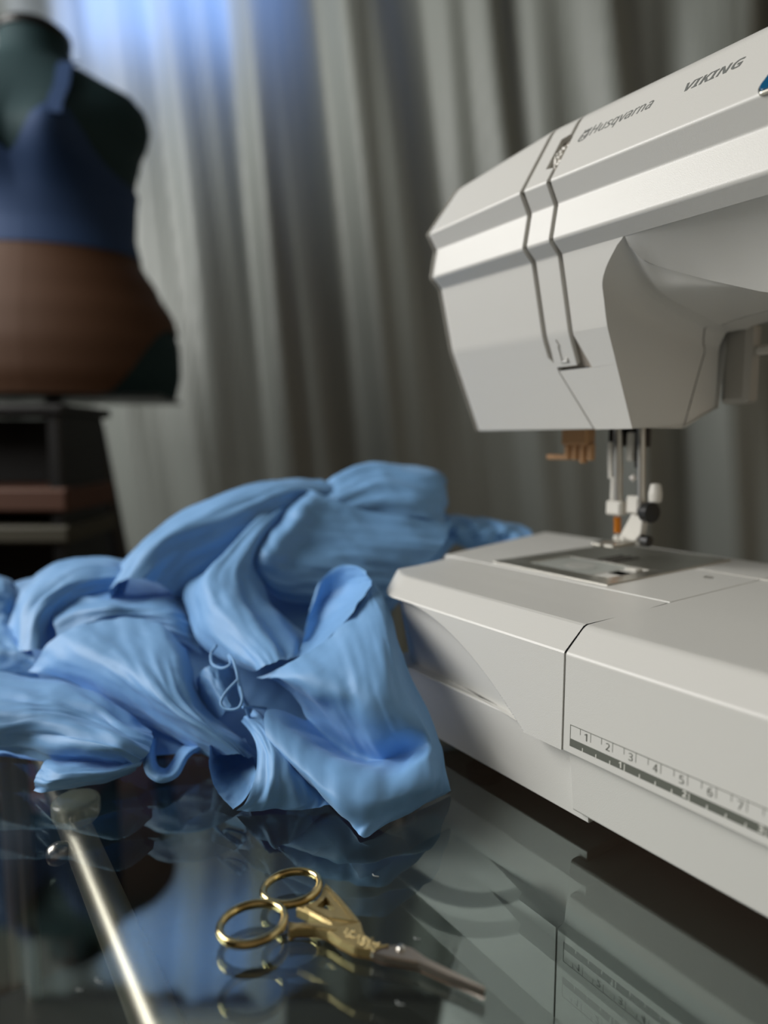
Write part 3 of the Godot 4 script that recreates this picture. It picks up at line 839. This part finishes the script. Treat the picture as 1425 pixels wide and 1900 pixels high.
	rod(st, V(-9.35, 16.6, z), V(-9.2, 14.3, z), 0.2, 12)
	bar(st, Vector3(-8.4, 15.4, -15.6), Vector3(-7.9, 17.2, -15.2), 0.1)
	put("threader_rod", st, M.light_plastic, root)
	st = S()
	lathe(st, [Vector2(0, -0.25), Vector2(0.26, 0.0), Vector2(0, 0.25)], V(-7.65, 14.4, z), Vector3.UP, 12, 0.1)
	put("ball_stud", st, M.thread_white, root)
	st = S()
	bar(st, Vector3(-13.0, 16.4, -15.6), Vector3(-10.9, 17.5, -14.6), 0.12)
	for k in 4:
		bar(st, Vector3(-12.9 + k * 0.62, 15.4 - (0.2 if k == 2 else 0.0), -15.3), Vector3(-12.5 + k * 0.62, 16.5, -14.8), 0.1)
	bar(st, Vector3(-14.5, 15.4, -15.2), Vector3(-12.6, 15.75, -14.9), 0.08)
	put("needle_threader", st, M.tan_plastic, root)

# ---------- cloth ----------
func pts(flat: Array) -> Array:
	var o := []
	for k in range(0, flat.size(), 3):
		o.append(V(flat[k], flat[k + 1], flat[k + 2]))
	return o

# per fold: height of its fine pleats (cm), and whether they run the other way
const PLEATS := [[0.3, false], [0.5, false], [0.5, false], [0.45, false], [0.35, false], [0.15, false], [0.22, false], [0.2, true], [0.1, false], [0.3, false], [0.5, false], [0.2, false], [0.05, false], [0.35, true], [0.4, false], [0.15, false], [0.35, false], [0.3, false]]

func cloth() -> void:
	var root := thing("blue_cloth", "heap of crumpled light blue chiffon fabric on the glass table", "fabric")
	var n := FastNoiseLite.new()
	n.seed = 11
	n.frequency = 1.0
	n.fractal_octaves = 3
	var crease := FastNoiseLite.new()
	crease.seed = 4
	crease.frequency = 1.0
	crease.fractal_type = FastNoiseLite.FRACTAL_RIDGED
	crease.fractal_octaves = 2
	var st := S()
	var which := 0
	for f in FOLDS:
		which += 1
		var rows := []
		for r in f:
			rows.append(pts(r))
		var net := patch(rows, 12, 12)
		var h := net.size()
		var w: int = net[0].size()
		var moved := []
		for i in h:
			var row := PackedVector3Array()
			for j in w:
				var p: Vector3 = net[i][j]
				var du: Vector3 = net[i][mini(j + 1, w - 1)] - net[i][maxi(j - 1, 0)]
				var dv: Vector3 = net[mini(i + 1, h - 1)][j] - net[maxi(i - 1, 0)][j]
				var nn := du.cross(dv).normalized()
				var c := p * 100.0
				var d := 0.05 * n.get_noise_3d(c.x * 0.22, c.y * 0.32, c.z * 0.22) + 0.025 * n.get_noise_3d(c.x * 0.9 + 40.0, c.y * 0.35, c.z * 0.9)
				d += 0.1 * crease.get_noise_3d(c.x * 0.11 + c.y * 0.1, c.y * 0.1 - c.z * 0.05, c.z * 0.16)
				var along := float(i) / (h - 1)
				var over := float(j) / (w - 1)
				if PLEATS[which - 1][1]:
					var swap := along
					along = over
					over = swap
				d += PLEATS[which - 1][0] * n.get_noise_2d(over * 3.2 + which * 31.0, along * 1.1)
				d += PLEATS[which - 1][0] * 0.05 * n.get_noise_2d(over * 15.0 + which * 17.0, along * 1.6)
				p += nn * d * 0.01
				p.y = maxf(p.y, 0.0008)
				row.append(p)
			moved.append(row)
		grid(st, moved)
	put("drape", st, M.cloth, root)
	for s in STRINGS:
		st = S()
		tube(st, pts(s), 0.08, 8, 8)
		put("drawstring", st, M.cloth, root)

# ---------- scissors ----------
func pairs(flat: Array) -> Array:
	var o := []
	for k in range(0, flat.size(), 2):
		o.append(Vector2(flat[k], flat[k + 1]))
	return o

func slab(st: SurfaceTool, outline: Array, y0: float, y1: float, bev: float) -> void:
	sweep(st, prof(outline, 0.06, true, 3), [[y0, bev], [y0 + bev, 0.0], [y1 - bev, 0.0], [y1 - bev * 0.3, bev * 0.3], [y1, bev]], ALONG_Y)

func scissors() -> void:
	var root := thing("embroidery_scissors", "small gold stork-shaped embroidery scissors with steel beak lying on the glass", "scissors")
	var lower := Node3D.new()
	lower.name = "body_half"
	root.add_child(lower)
	var st := S()
	slab(st, pairs([-2.17, 11.69, -1.96, 11.52, -1.69, 11.10, -1.44, 10.76, -1.07, 10.48, -0.87, 10.11, -0.75, 9.72, -0.27, 9.92, 0.14, 9.93, 0.48, 9.75, 0.67, 9.50, 0.5, 10.05, 0.04, 10.46, -0.49, 10.67, -1.05, 10.82, -1.43, 11.08, -1.78, 11.61, -1.81, 11.88]), 0.12, 0.5, 0.07)
	put("feathered_body", st, M.gold_engraved, lower)
	st = S()
	slab(st, pairs([0.3, 9.86, 0.6, 9.56, 0.80, 9.23, 1.07, 9.00, 1.32, 8.94, 1.75, 8.86, 2.66, 8.51, 3.63, 8.14, 3.60, 8.22, 2.61, 8.72, 1.67, 9.15, 1.38, 9.41, 0.87, 9.86, 0.42, 10.12]), 0.1, 0.46, 0.08)
	put("beak_blade", st, M.steel_warm, lower)
	st = S()
	lathe(st, [Vector2(0, 0.56), Vector2(0.1, 0.55), Vector2(0.15, 0.5), Vector2(0.16, 0.42)], V(0.95, 0, 9.28), Vector3.UP, 18, 0.03)
	put("pivot_screw", st, M.steel, root)
	st = S()
	var ux := Vector3(0.28, 0.03, -0.96).normalized()
	var uz := Vector3(0.96, 0.0, 0.28).normalized()
	torus(st, V(-2.78, 0.52, 12.72), ux, uz, 1.08, 0.92, 0.13, 0.16)
	put("finger_ring", st, M.gold, lower)
	var upper := Node3D.new()
	upper.name = "wing_half"
	root.add_child(upper)
	st = S()
	torus(st, V(-3.62, 0.52, 10.82), ux, uz, 1.02, 0.86, 0.13, 0.16)
	put("finger_ring", st, M.gold, upper)
	st = S()   # wing with a triangular opening: a band between two outlines
	var o := pairs([-3.16, 9.65, -2.20, 9.61, -1.45, 9.65, -0.76, 9.71, -0.85, 10.03, -1.01, 10.35, -1.20, 10.57, -1.60, 10.74, -2.15, 10.93, -2.62, 11.16, -2.57, 10.87, -2.54, 10.46, -2.72, 10.11, -2.98, 9.89])
	var h := pairs([-2.52, 10.03, -2.3, 10.03, -2.0, 10.06, -1.72, 10.09, -1.76, 10.16, -1.82, 10.24, -1.9, 10.32, -2.05, 10.44, -2.25, 10.55, -2.3, 10.5, -2.33, 10.42, -2.36, 10.3, -2.42, 10.18, -2.48, 10.1])
	var c := Vector2(-2.1, 10.25)
	for k in o.size():
		var j := (k + 1) % o.size()
		var ob := []
		for e in [k, j]:
			ob.append(o[e] + (c - o[e]).normalized() * 0.06)
		var y := 0.5
		fq(st, V(ob[0].x, y, ob[0].y), V(ob[1].x, y, ob[1].y), V(h[j].x, y, h[j].y), V(h[k].x, y, h[k].y), Vector3.UP)
		fq(st, V(ob[0].x, y, ob[0].y), V(ob[1].x, y, ob[1].y), V(o[j].x, y - 0.06, o[j].y), V(o[k].x, y - 0.06, o[k].y), Vector3.UP)
		fq(st, V(o[k].x, y - 0.06, o[k].y), V(o[j].x, y - 0.06, o[j].y), V(o[j].x, 0.14, o[j].y), V(o[k].x, 0.14, o[k].y), V(o[k].x - c.x, 0, o[k].y - c.y))
		fq(st, V(h[k].x, y, h[k].y), V(h[j].x, y, h[j].y), V(h[j].x, 0.14, h[j].y), V(h[k].x, 0.14, h[k].y), V(c.x - h[k].x, 0, c.y - h[k].y))
		fq(st, V(o[k].x, 0.14, o[k].y), V(o[j].x, 0.14, o[j].y), V(h[j].x, 0.14, h[j].y), V(h[k].x, 0.14, h[k].y), Vector3.DOWN)
	put("wing", st, M.gold_engraved, upper)
	st = S()   # feather ridges along the wing and the tail
	for k in 16:
		var a := Vector2(-2.9, 9.78).lerp(Vector2(-1.05, 9.85), k / 15.0)
		bar(st, Vector3(-0.02, 0, -0.05), Vector3(0.02, 0.05, 0.05), 0.012, Transform3D(Basis(Vector3.UP, 0.5), V(a.x, 0.48, a.y)))
	for k in 12:
		var a := Vector2(-2.4, 10.86).lerp(Vector2(-1.35, 10.5), k / 11.0)
		bar(st, Vector3(-0.02, 0, -0.09), Vector3(0.02, 0.05, 0.09), 0.012, Transform3D(Basis(Vector3.UP, 0.2), V(a.x, 0.48, a.y)))
	for k in 7:
		var a := Vector2(-1.45, 10.4).lerp(Vector2(-0.95, 9.95), k / 6.0)
		bar(st, Vector3(-0.025, 0, -0.16), Vector3(0.025, 0.05, 0.16), 0.015, Transform3D(Basis(Vector3.UP, -0.6), V(a.x, 0.48, a.y)))
	put("feather_ridges", st, M.gold, upper)
	st = S()
	for k in 9:
		var a := Vector2(-1.75, 11.35).lerp(Vector2(-0.95, 10.62), k / 8.0)
		bar(st, Vector3(-0.02, 0, -0.09), Vector3(0.02, 0.04, 0.09), 0.012, Transform3D(Basis(Vector3.UP, -0.5), V(a.x, 0.48, a.y)))
	rng.seed = 5
	for k in 46:
		var a := Vector2(-0.72, 10.3).lerp(Vector2(0.42, 9.9), rng.randf()) + Vector2(rng.randf_range(-0.18, 0.18), rng.randf_range(-0.2, 0.2))
		lathe(st, [Vector2(0, 0.03), Vector2(0.035, 0.02), Vector2(0.05, 0.0)], V(a.x, 0.497, a.y), Vector3.UP, 6, 0.0)
	put("feather_dots", st, M.gold, lower)

# ---------- table ----------
func table() -> void:
	var root := thing("glass_table", "dark tinted glass table on a brushed metal tube frame", "table")
	var st := S()
	bar(st, Vector3(-52, -0.8, -34), Vector3(70, 0.0, 22), 0.1)
	put("glass_top", st, M.glass, root)
	st = S()
	rod(st, V(-48, -2.62, 15.6), V(66, -2.62, 15.6), 0.75, 28)
	put("rail", st, M.rail, root)
	st = S()
	rod(st, V(-48, -2.62, -28), V(66, -2.62, -28), 0.75, 20)
	put("rail", st, M.rail, root)
	for x in [-48.0, 66.0]:
		for z in [15.6, -28.0]:
			st = S()
			rod(st, V(x, -1.9, z), V(x, -73.5, z), 1.2, 20)
			put("leg", st, M.rail, root)
	for x in [-17.3, 55.0, -40.0]:
		for z in [15.6, -28.0]:
			st = S()
			lathe(st, [Vector2(0, -1.95), Vector2(0.95, -1.95), Vector2(1.12, -1.6), Vector2(1.12, -0.95), Vector2(0.95, -0.82), Vector2(0, -0.82)], V(x, 0, z), Vector3.UP, 28, 0.15)
			var b := put("clear_bumper", st, M.silicone, root)
			st = S()
			rod(st, V(x, -2.0, z), V(x, -1.2, z), 0.35, 14)
			put("bumper_core", st, M.rail, b)
	st = S()
	lathe(st, [Vector2(0, 0.9), Vector2(0.35, 0.85), Vector2(0.55, 0.5), Vector2(0.5, 0.1), Vector2(0.3, -0.3)], V(-16.0, -2.62, 16.3), Vector3.BACK, 18, 0.15)
	put("rail_stud", st, M.steel, root)
	st = S()
	bar(st, Vector3(-44, -31.5, -30), Vector3(68, -30, 44), 0.2)
	put("lower_shelf", st, M.dark_board, root)
	for e in [Vector2(-42, 15.6), Vector2(64, 15.6)]:
		st = S()
		rod(st, V(e.x, -3.0, e.y), V(e.x, -30, e.y), 0.5, 12)
		put("shelf_hanger", st, M.rail, root)

func lint() -> void:
	var flecks := [
		[-3.9, 17.95, 0.14, "short pale lint fleck on the glass beside the metal rail"],
		[-4.0, 17.4, 0.3, "long wispy lint thread on the glass beside the metal rail"],
		[-3.1, 7.6, 0.26, "white lint fleck on the glass nearest the hanging tip of blue cloth"],
		[0.4, 8.3, 0.18, "faint lint fleck on the glass just behind the scissor beak"],
		[2.1, 10.3, 0.22, "pale lint fleck on the glass in front of the scissor blades"],
	]
	for e in flecks:
		var st := S()
		var o := V(e[0], 0.03, e[1])
		tube(st, [o, o + V(e[2] * 0.5, 0.02, 0.04), o + V(e[2], 0.0, -0.1)], 0.02, 6, 4)
		tag(put("lint_fleck", st, M.lint), e[3], "lint", "lint flecks on the glass")

# ---------- dress form, shelf ----------
func dress_form() -> void:
	var root := thing("dress_form", "dark teal dress form in blue bra top and brown high-waisted brief before the curtain", "dress form")
	var at := rf(135, -67, 0)
	var face_turn := Basis(Vector3.UP, deg_to_rad(ROOM_TURN + 8.0))
	var ys := [25.5, 29.9, 35.4, 41.0, 46.5, 52.0, 57.6, 63.1, 68.6, 74.1, 77.0, 79.7, 82.5, 85.2, 88.0, 90.8, 92.5, 94.5, 96.5]
	for i in ys.size():
		if ys[i] > 52.0:
			ys[i] = 52.0 + (ys[i] - 52.0) * 0.93
	var ws := [24.0, 25.0, 25.0, 23.6, 20.6, 17.4, 16.4, 16.7, 17.4, 18.6, 20.0, 20.7, 20.2, 18.4, 13.0, 7.6, 6.6, 6.3, 6.3]
	var ds := [13.5, 15.0, 15.5, 14.8, 13.2, 11.6, 11.2, 11.8, 12.6, 12.6, 12.0, 11.2, 10.2, 9.4, 8.4, 6.8, 6.2, 6.0, 6.0]
	var size := func(y: float) -> Vector2:
		for i in ys.size() - 1:
			if y <= ys[i + 1]:
				var t: float = clampf((y - ys[i]) / (ys[i + 1] - ys[i]), 0.0, 1.0)
				t = t * t * (3.0 - 2.0 * t) * 0.4 + t * 0.6
				return Vector2(lerpf(ws[i], ws[i + 1], t), lerpf(ds[i], ds[i + 1], t))
		return Vector2(6.3, 6)
	var skin := func(a: float, y: float, more: float) -> Vector3:
		var s: Vector2 = size.call(y)
		var x := sin(a) * (s.x + more)
		var z := cos(a) * (s.y + more)
		if z > 0:
			for e in [-1.0, 1.0]:
				z += 7.0 * exp(-(pow(x - e * 7.6, 2.0) + pow(y - 71.0, 2.0)) / 46.0)
		return at + face_turn * V(x, y, z)
	var shell_of := func(y_lo: Callable, y_hi: Callable, more: float, n: int) -> SurfaceTool:
		var st := S()
		var rows := []
		for i in n + 1:
			var row := PackedVector3Array()
			for k in 73:
				var a := TAU * k / 72.0
				var lo: float = y_lo.call(a)
				var hi: float = y_hi.call(a)
				row.append(skin.call(a, lerpf(lo, hi, float(i) / n), more))
			rows.append(row)
		grid(st, rows)
		return st
	put("torso", shell_of.call(func(_a): return 25.5, func(_a): return 93.3, 0.0, 60), M.teal_cloth, root)
	var st := S()
	lathe(st, [Vector2(0, 1.6), Vector2(5.4, 1.5), Vector2(6.5, 0.6), Vector2(6.5, -0.6), Vector2(0, -0.6)], at + V(0, 93.6, 0), Vector3.UP, 30, 0.3)
	put("neck_cap", st, M.black, root)
	st = S()
	bar(st, Vector3(-23, 24.9, -13), Vector3(23, 25.6, 13), 0.3, Transform3D(face_turn, at))
	put("bottom_board", st, M.black, root)
	var top := put("bra_top", shell_of.call(func(_a): return 52.8, func(a: float): return 65.5 + (9.0 * exp(-pow((absf(sin(a)) * 18.0 - 7.8) / 5.2, 2.0)) if cos(a) > 0 else 0.0), 0.7, 30), M.denim, root)
	for e in [-1.0, 1.0]:
		st = S()
		var path := []
		for k in 9:
			var t := k / 8.0
			var y := lerpf(72.0, 87.6, t)
			var s: Vector2 = size.call(y)
			path.append(skin.call(asin(clampf(e * lerpf(8.2, 7.0, t) / s.x, -1.0, 1.0)), y, 1.1))
		for k in 8:
			var side := face_turn * V(1.3, 0, 0)
			var out := face_turn * V(0, 0.15, 0.5)
			fq(st, path[k] - side, path[k] + side, path[k + 1] + side, path[k + 1] - side, out)
			fq(st, path[k] - side - out, path[k] + side - out, path[k + 1] + side - out, path[k + 1] - side - out, -out)
			fq(st, path[k] - side, path[k] - side - out, path[k + 1] - side - out, path[k + 1] - side)
			fq(st, path[k] + side, path[k] + side - out, path[k + 1] + side - out, path[k + 1] + side)
		put("strap", st, M.denim, top)
	var leg_line := func(a: float) -> float:
		var x := absf(sin(a)) * 24.5
		return 25.6 + 13.0 * smoothstep(0.0, 1.0, clampf((x - 12.5) / 11.5, 0.0, 1.0))
	put("brief", shell_of.call(leg_line, func(_a): return 52.6, 0.6, 24), M.brown_cloth, root)
	st = S()
	rod(st, at + V(0, 25, 0), at + V(0, -52, 0), 1.6, 16)
	put("pole", st, M.dark_metal, root)
	for k in 4:
		st = S()
		var d := Basis(Vector3.UP, deg_to_rad(ROOM_TURN + 20.0 + 90.0 * k)) * Vector3(0, 0, 1)
		rod(st, at + V(0, 20, 0) + d * 0.07, at + V(0, -73.8, 0) + d * 0.2, 2.2, 14)
		put("stand_leg", st, M.dark_metal, root)

func shelf() -> void:
	var root := thing("low_shelf", "dark open shelf with brown boards, standing below the dress form", "shelf")
	var B := Transform3D(rb, rf(0, 0, 0))
	var boards := [[20.5, 22.0, M.black], [6.4, 9.9, M.brown_wood], [1.8, 4.4, M.olive_wood], [-40.0, -37.0, M.brown_wood]]
	for b in boards:
		var st := S()
		bar(st, Vector3(-100, b[0], -112), Vector3(-46, b[1], -95), 0.4, B)
		put("shelf_board", st, b[2], root)
	for r in [-99.0, -49.0]:
		var st := S()
		bar(st, Vector3(r, -73.6, -111), Vector3(r + 2.0, 20.8, -96), 0.3, B)
		put("side_panel", st, M.black, root)
	var st2 := S()
	bar(st2, Vector3(-98, -73, -112.6), Vector3(-48, 20.4, -111.4), 0.1, B)
	put("back_panel", st2, M.black, root)

# ---------- room ----------
func curtain() -> void:
	var n := FastNoiseLite.new()
	n.seed = 21
	n.frequency = 1.0
	n.fractal_octaves = 2
	var rows := []
	for i in 29:
		var row := PackedVector3Array()
		var y := lerpf(-73.0, 152.0, i / 28.0)
		for j in 901:
			var r := lerpf(-170.0, 200.0, j / 900.0)
			var s := r + 0.1 * (y - 20.0)   # the folds hang a little aslant
			var wob := n.get_noise_2d(s * 0.012, y * 0.002)
			var d := 2.6 * sin(s * 0.2 + 4.0 * wob) + 0.8 * sin(s * 0.47 + 1.3 + 5.0 * wob) + 4.2 * n.get_noise_2d(s * 0.04, y * 0.0016 + 9.0) + 0.25 * n.get_noise_2d(s * 0.5, y * 0.004)
			row.append(rf(186.0 - d, r, y))
		rows.append(row)
	var st := S()
	grid(st, rows)
	var o := put("grey_curtain", st, M.curtain)
	tag(o, "long grey satin curtain hanging in vertical folds across the back", "curtain")
	var rod_thing := thing("curtain_rod", "thin metal rod carrying the grey curtain along the back wall", "curtain rod")
	st = S()
	rod(st, rf(186, -172, 153.2), rf(186, 202, 153.2), 1.2, 14)
	put("rod", st, M.dark_metal, rod_thing)

func room_box(st: SurfaceTool, r0: float, r1: float, y0: float, y1: float, f0: float, f1: float) -> void:
	bar(st, Vector3(r0, y0, -f1), Vector3(r1, y1, -f0), 0.2, Transform3D(rb, rf(0, 0, 0)))

func room() -> void:
	var st := S()
	room_box(st, -250, 250, -90, -74, -250, 225)
	struct(put("floor", st, M.floor), "brown wooden floor under the glass table")
	st = S()
	room_box(st, -250, 250, 195, 210, -250, 225)
	struct(put("ceiling", st, M.wall))
	# back wall with a high window behind the curtain
	st = S()
	room_box(st, -193, -86, -74, 195, 205, 222)
	room_box(st, -34, 250, -74, 195, 205, 222)
	room_box(st, -86, -34, -74, 104, 205, 222)
	room_box(st, -86, -34, 190, 195, 205, 222)
	struct(put("wall_back", st, M.wall))
	st = S()
	room_box(st, 232, 250, -74, 195, -250, 205)
	struct(put("wall_right", st, M.warm_wall))
	st = S()
	room_box(st, -232, 232, -74, 195, -250, -232)
	struct(put("wall_front", st, M.warm_wall))
	# left wall with a tall window
	st = S()
	room_box(st, -193, -175, -74, 195, 115, 205)
	room_box(st, -193, -175, -74, 195, -250, -35)
	room_box(st, -193, -175, -74, 45, -35, 115)
	room_box(st, -193, -175, 188, 195, -35, 115)
	struct(put("wall_left", st, M.wall))
	st = S()
	for e in [[-35, -30, 45, 188], [110, 115, 45, 188], [38, 42, 45, 188]]:
		room_box(st, -189, -181, e[2], e[3], e[0], e[1])
	for e in [[45, 50], [183, 188]]:
		room_box(st, -189, -181, e[0], e[1], -30, 110)
	var wn := put("window_1", st, M.white_paint)
	struct(wn)
	st = S()
	room_box(st, -185.6, -185.0, 49, 184, -31, 111)
	put("pane", st, M.pane, wn)
	st = S()
	for e in [[-86, -82], [-38, -34]]:
		room_box(st, e[0], e[1], 104, 190, 212, 218)
	for e in [[104, 108], [186, 190]]:
		room_box(st, -82, -38, e[0], e[1], 212, 218)
	wn = put("window_2", st, M.white_paint)
	struct(wn)
	st = S()
	room_box(st, -84, -36, 105, 189, 214.6, 215.2)
	put("pane", st, M.pane, wn)

func materials() -> void:
	var m := mat("plastic", Color(0.8, 0.798, 0.78), 0.36)
	bump(m, 0.12, 60.0, 0.004)
	m = mat("light_plastic", Color(0.8, 0.79, 0.76), 0.4)
	m = mat("grey_plastic", Color(0.62, 0.61, 0.58), 0.45)
	mat("groove", Color(0.6, 0.57, 0.53), 0.5)
	mat("black", Color(0.03, 0.03, 0.035), 0.4)
	mat("ink", Color(0.42, 0.43, 0.42), 0.5)
	mat("ruler_ink", Color(0.36, 0.37, 0.34), 0.5)
	mat("white_print", Color(0.85, 0.85, 0.82), 0.5)
	mat("silver", Color(0.75, 0.74, 0.7), 0.25, 1.0)
	mat("blue_gloss", Color(0.0, 0.3, 0.45), 0.15)
	mat("steel", Color(0.78, 0.77, 0.74), 0.3, 1.0)
	mat("dark_steel", Color(0.2, 0.19, 0.18), 0.35, 0.8)
	mat("steel_warm", Color(0.74, 0.7, 0.66), 0.34, 1.0)
	mat("brass", Color(0.75, 0.45, 0.12), 0.3, 0.6)
	mat("tan_plastic", Color(0.72, 0.55, 0.38), 0.5)
	mat("thread_white", Color(0.9, 0.88, 0.86), 0.5)
	mat("lint", Color(0.62, 0.64, 0.64), 0.8)
	mat("gold", Color(0.84, 0.76, 0.55), 0.14, 1.0)
	m = mat("gold_engraved", Color(0.76, 0.68, 0.48), 0.42, 0.9)
	bump(m, 0.08, 70.0, 0.02, 8)
	m = mat("clear_plastic", Color(0.75, 0.78, 0.76, 0.35), 0.08)
	m.transparency = BaseMaterial3D.TRANSPARENCY_ALPHA
	m = mat("pane", Color(0.9, 0.95, 1.0, 0.05), 0.02)
	m.transparency = BaseMaterial3D.TRANSPARENCY_ALPHA
	m = mat("silicone", Color(0.8, 0.83, 0.74, 0.4), 0.15)
	m.transparency = BaseMaterial3D.TRANSPARENCY_ALPHA
	# half-mirrored tinted glass
	m = mat("glass", Color(0.74, 0.8, 0.78, 0.22), 0.015, 1.0)
	m.transparency = BaseMaterial3D.TRANSPARENCY_ALPHA
	var white := Image.create(4, 4, false, Image.FORMAT_RGBA8)
	white.fill(Color.WHITE)
	m.albedo_texture = ImageTexture.create_from_image(white)
	mat("rail", Color(0.74, 0.73, 0.67), 0.36, 1.0)
	mat("dark_board", Color(0.05, 0.06, 0.06), 0.5)
	m = mat("cloth", Color(0.46, 0.66, 0.86), 0.55)
	m.rim_enabled = true
	m.rim = 0.5
	m.rim_tint = 0.5
	m.backlight_enabled = true
	m.backlight = Color(0.08, 0.14, 0.22)
	bump(m, 0.25, 90.0, 0.006, 14)
	m = mat("curtain", Color(0.55, 0.57, 0.55), 0.45)
	m.rim_enabled = true
	m.rim = 0.4
	m.backlight_enabled = true
	m.backlight = Color(0.42, 0.43, 0.43)
	mat("teal_cloth", Color(0.015, 0.17, 0.19), 0.8)
	mat("denim", Color(0.1, 0.22, 0.38), 0.75)
	mat("brown_cloth", Color(0.27, 0.15, 0.03), 0.7)
	mat("dark_metal", Color(0.09, 0.09, 0.1), 0.5)
	mat("brown_wood", Color(0.3, 0.17, 0.1), 0.6)
	mat("olive_wood", Color(0.24, 0.23, 0.18), 0.6)
	mat("white_paint", Color(0.85, 0.85, 0.83), 0.5)
	mat("warm_wall", Color(0.84, 0.78, 0.7), 0.9)
	mat("wall", Color(0.36, 0.36, 0.34), 0.9)
	m = mat("floor", Color(0.22, 0.13, 0.075), 0.55)

func _ready() -> void:
	var cam := Camera3D.new()
	cam.name = "camera"
	add_child(cam)
	cam.position = V(16.5, 16.6, 21.0)
	cam.rotation_degrees = Vector3(-6.08, ROOM_TURN, 0)
	var lens := CameraAttributesPhysical.new()
	lens.frustum_focal_length = 15.41
	lens.frustum_focus_distance = 0.28
	lens.frustum_near = 0.02
	lens.frustum_far = 60.0
	lens.exposure_aperture = 2.6
	cam.attributes = lens
	cam.current = true
	var env := Environment.new()
	env.background_mode = Environment.BG_SKY
	var sky := Sky.new()
	var sm := ProceduralSkyMaterial.new()
	sm.sky_top_color = Color(0.3, 0.5, 0.9)
	sm.sky_horizon_color = Color(0.62, 0.76, 1.0)
	sm.ground_bottom_color = Color(0.3, 0.3, 0.28)
	sm.ground_horizon_color = Color(0.55, 0.6, 0.65)
	sm.sky_energy_multiplier = 0.5
	sky.sky_material = sm
	env.sky = sky
	env.tonemap_mode = Environment.TONE_MAPPER_LINEAR
	env.tonemap_exposure = 1.28
	env.sdfgi_enabled = true
	env.ssao_enabled = true
	env.ssil_enabled = true
	var we := WorldEnvironment.new()
	we.environment = env
	add_child(we)
	# daylight coming in through the left-hand window
	var day := AreaLight3D.new()
	day.name = "window_daylight"
	add_child(day)
	day.area_size = Vector2(1.4, 1.35)
	day.light_color = Color(1.0, 0.99, 0.97)
	day.light_energy = 4.8
	day.shadow_enabled = true
	day.look_at_from_position(rf(40, -173, 116), rf(40, 0, 116), Vector3.UP)
	# blue sky light at the high window behind the curtain
	var high := AreaLight3D.new()
	high.name = "high_window_daylight"
	add_child(high)
	high.area_size = Vector2(0.45, 0.3)
	high.light_color = Color(0.5, 0.68, 1.0)
	high.light_energy = 0.7
	high.shadow_enabled = true
	high.look_at_from_position(rf(200, -60, 136), rf(0, -60, 136), Vector3.UP)

	materials()
	room()
	curtain()
	table()
	machine()
	cloth()
	scissors()
	lint()
	dress_form()
	shelf()
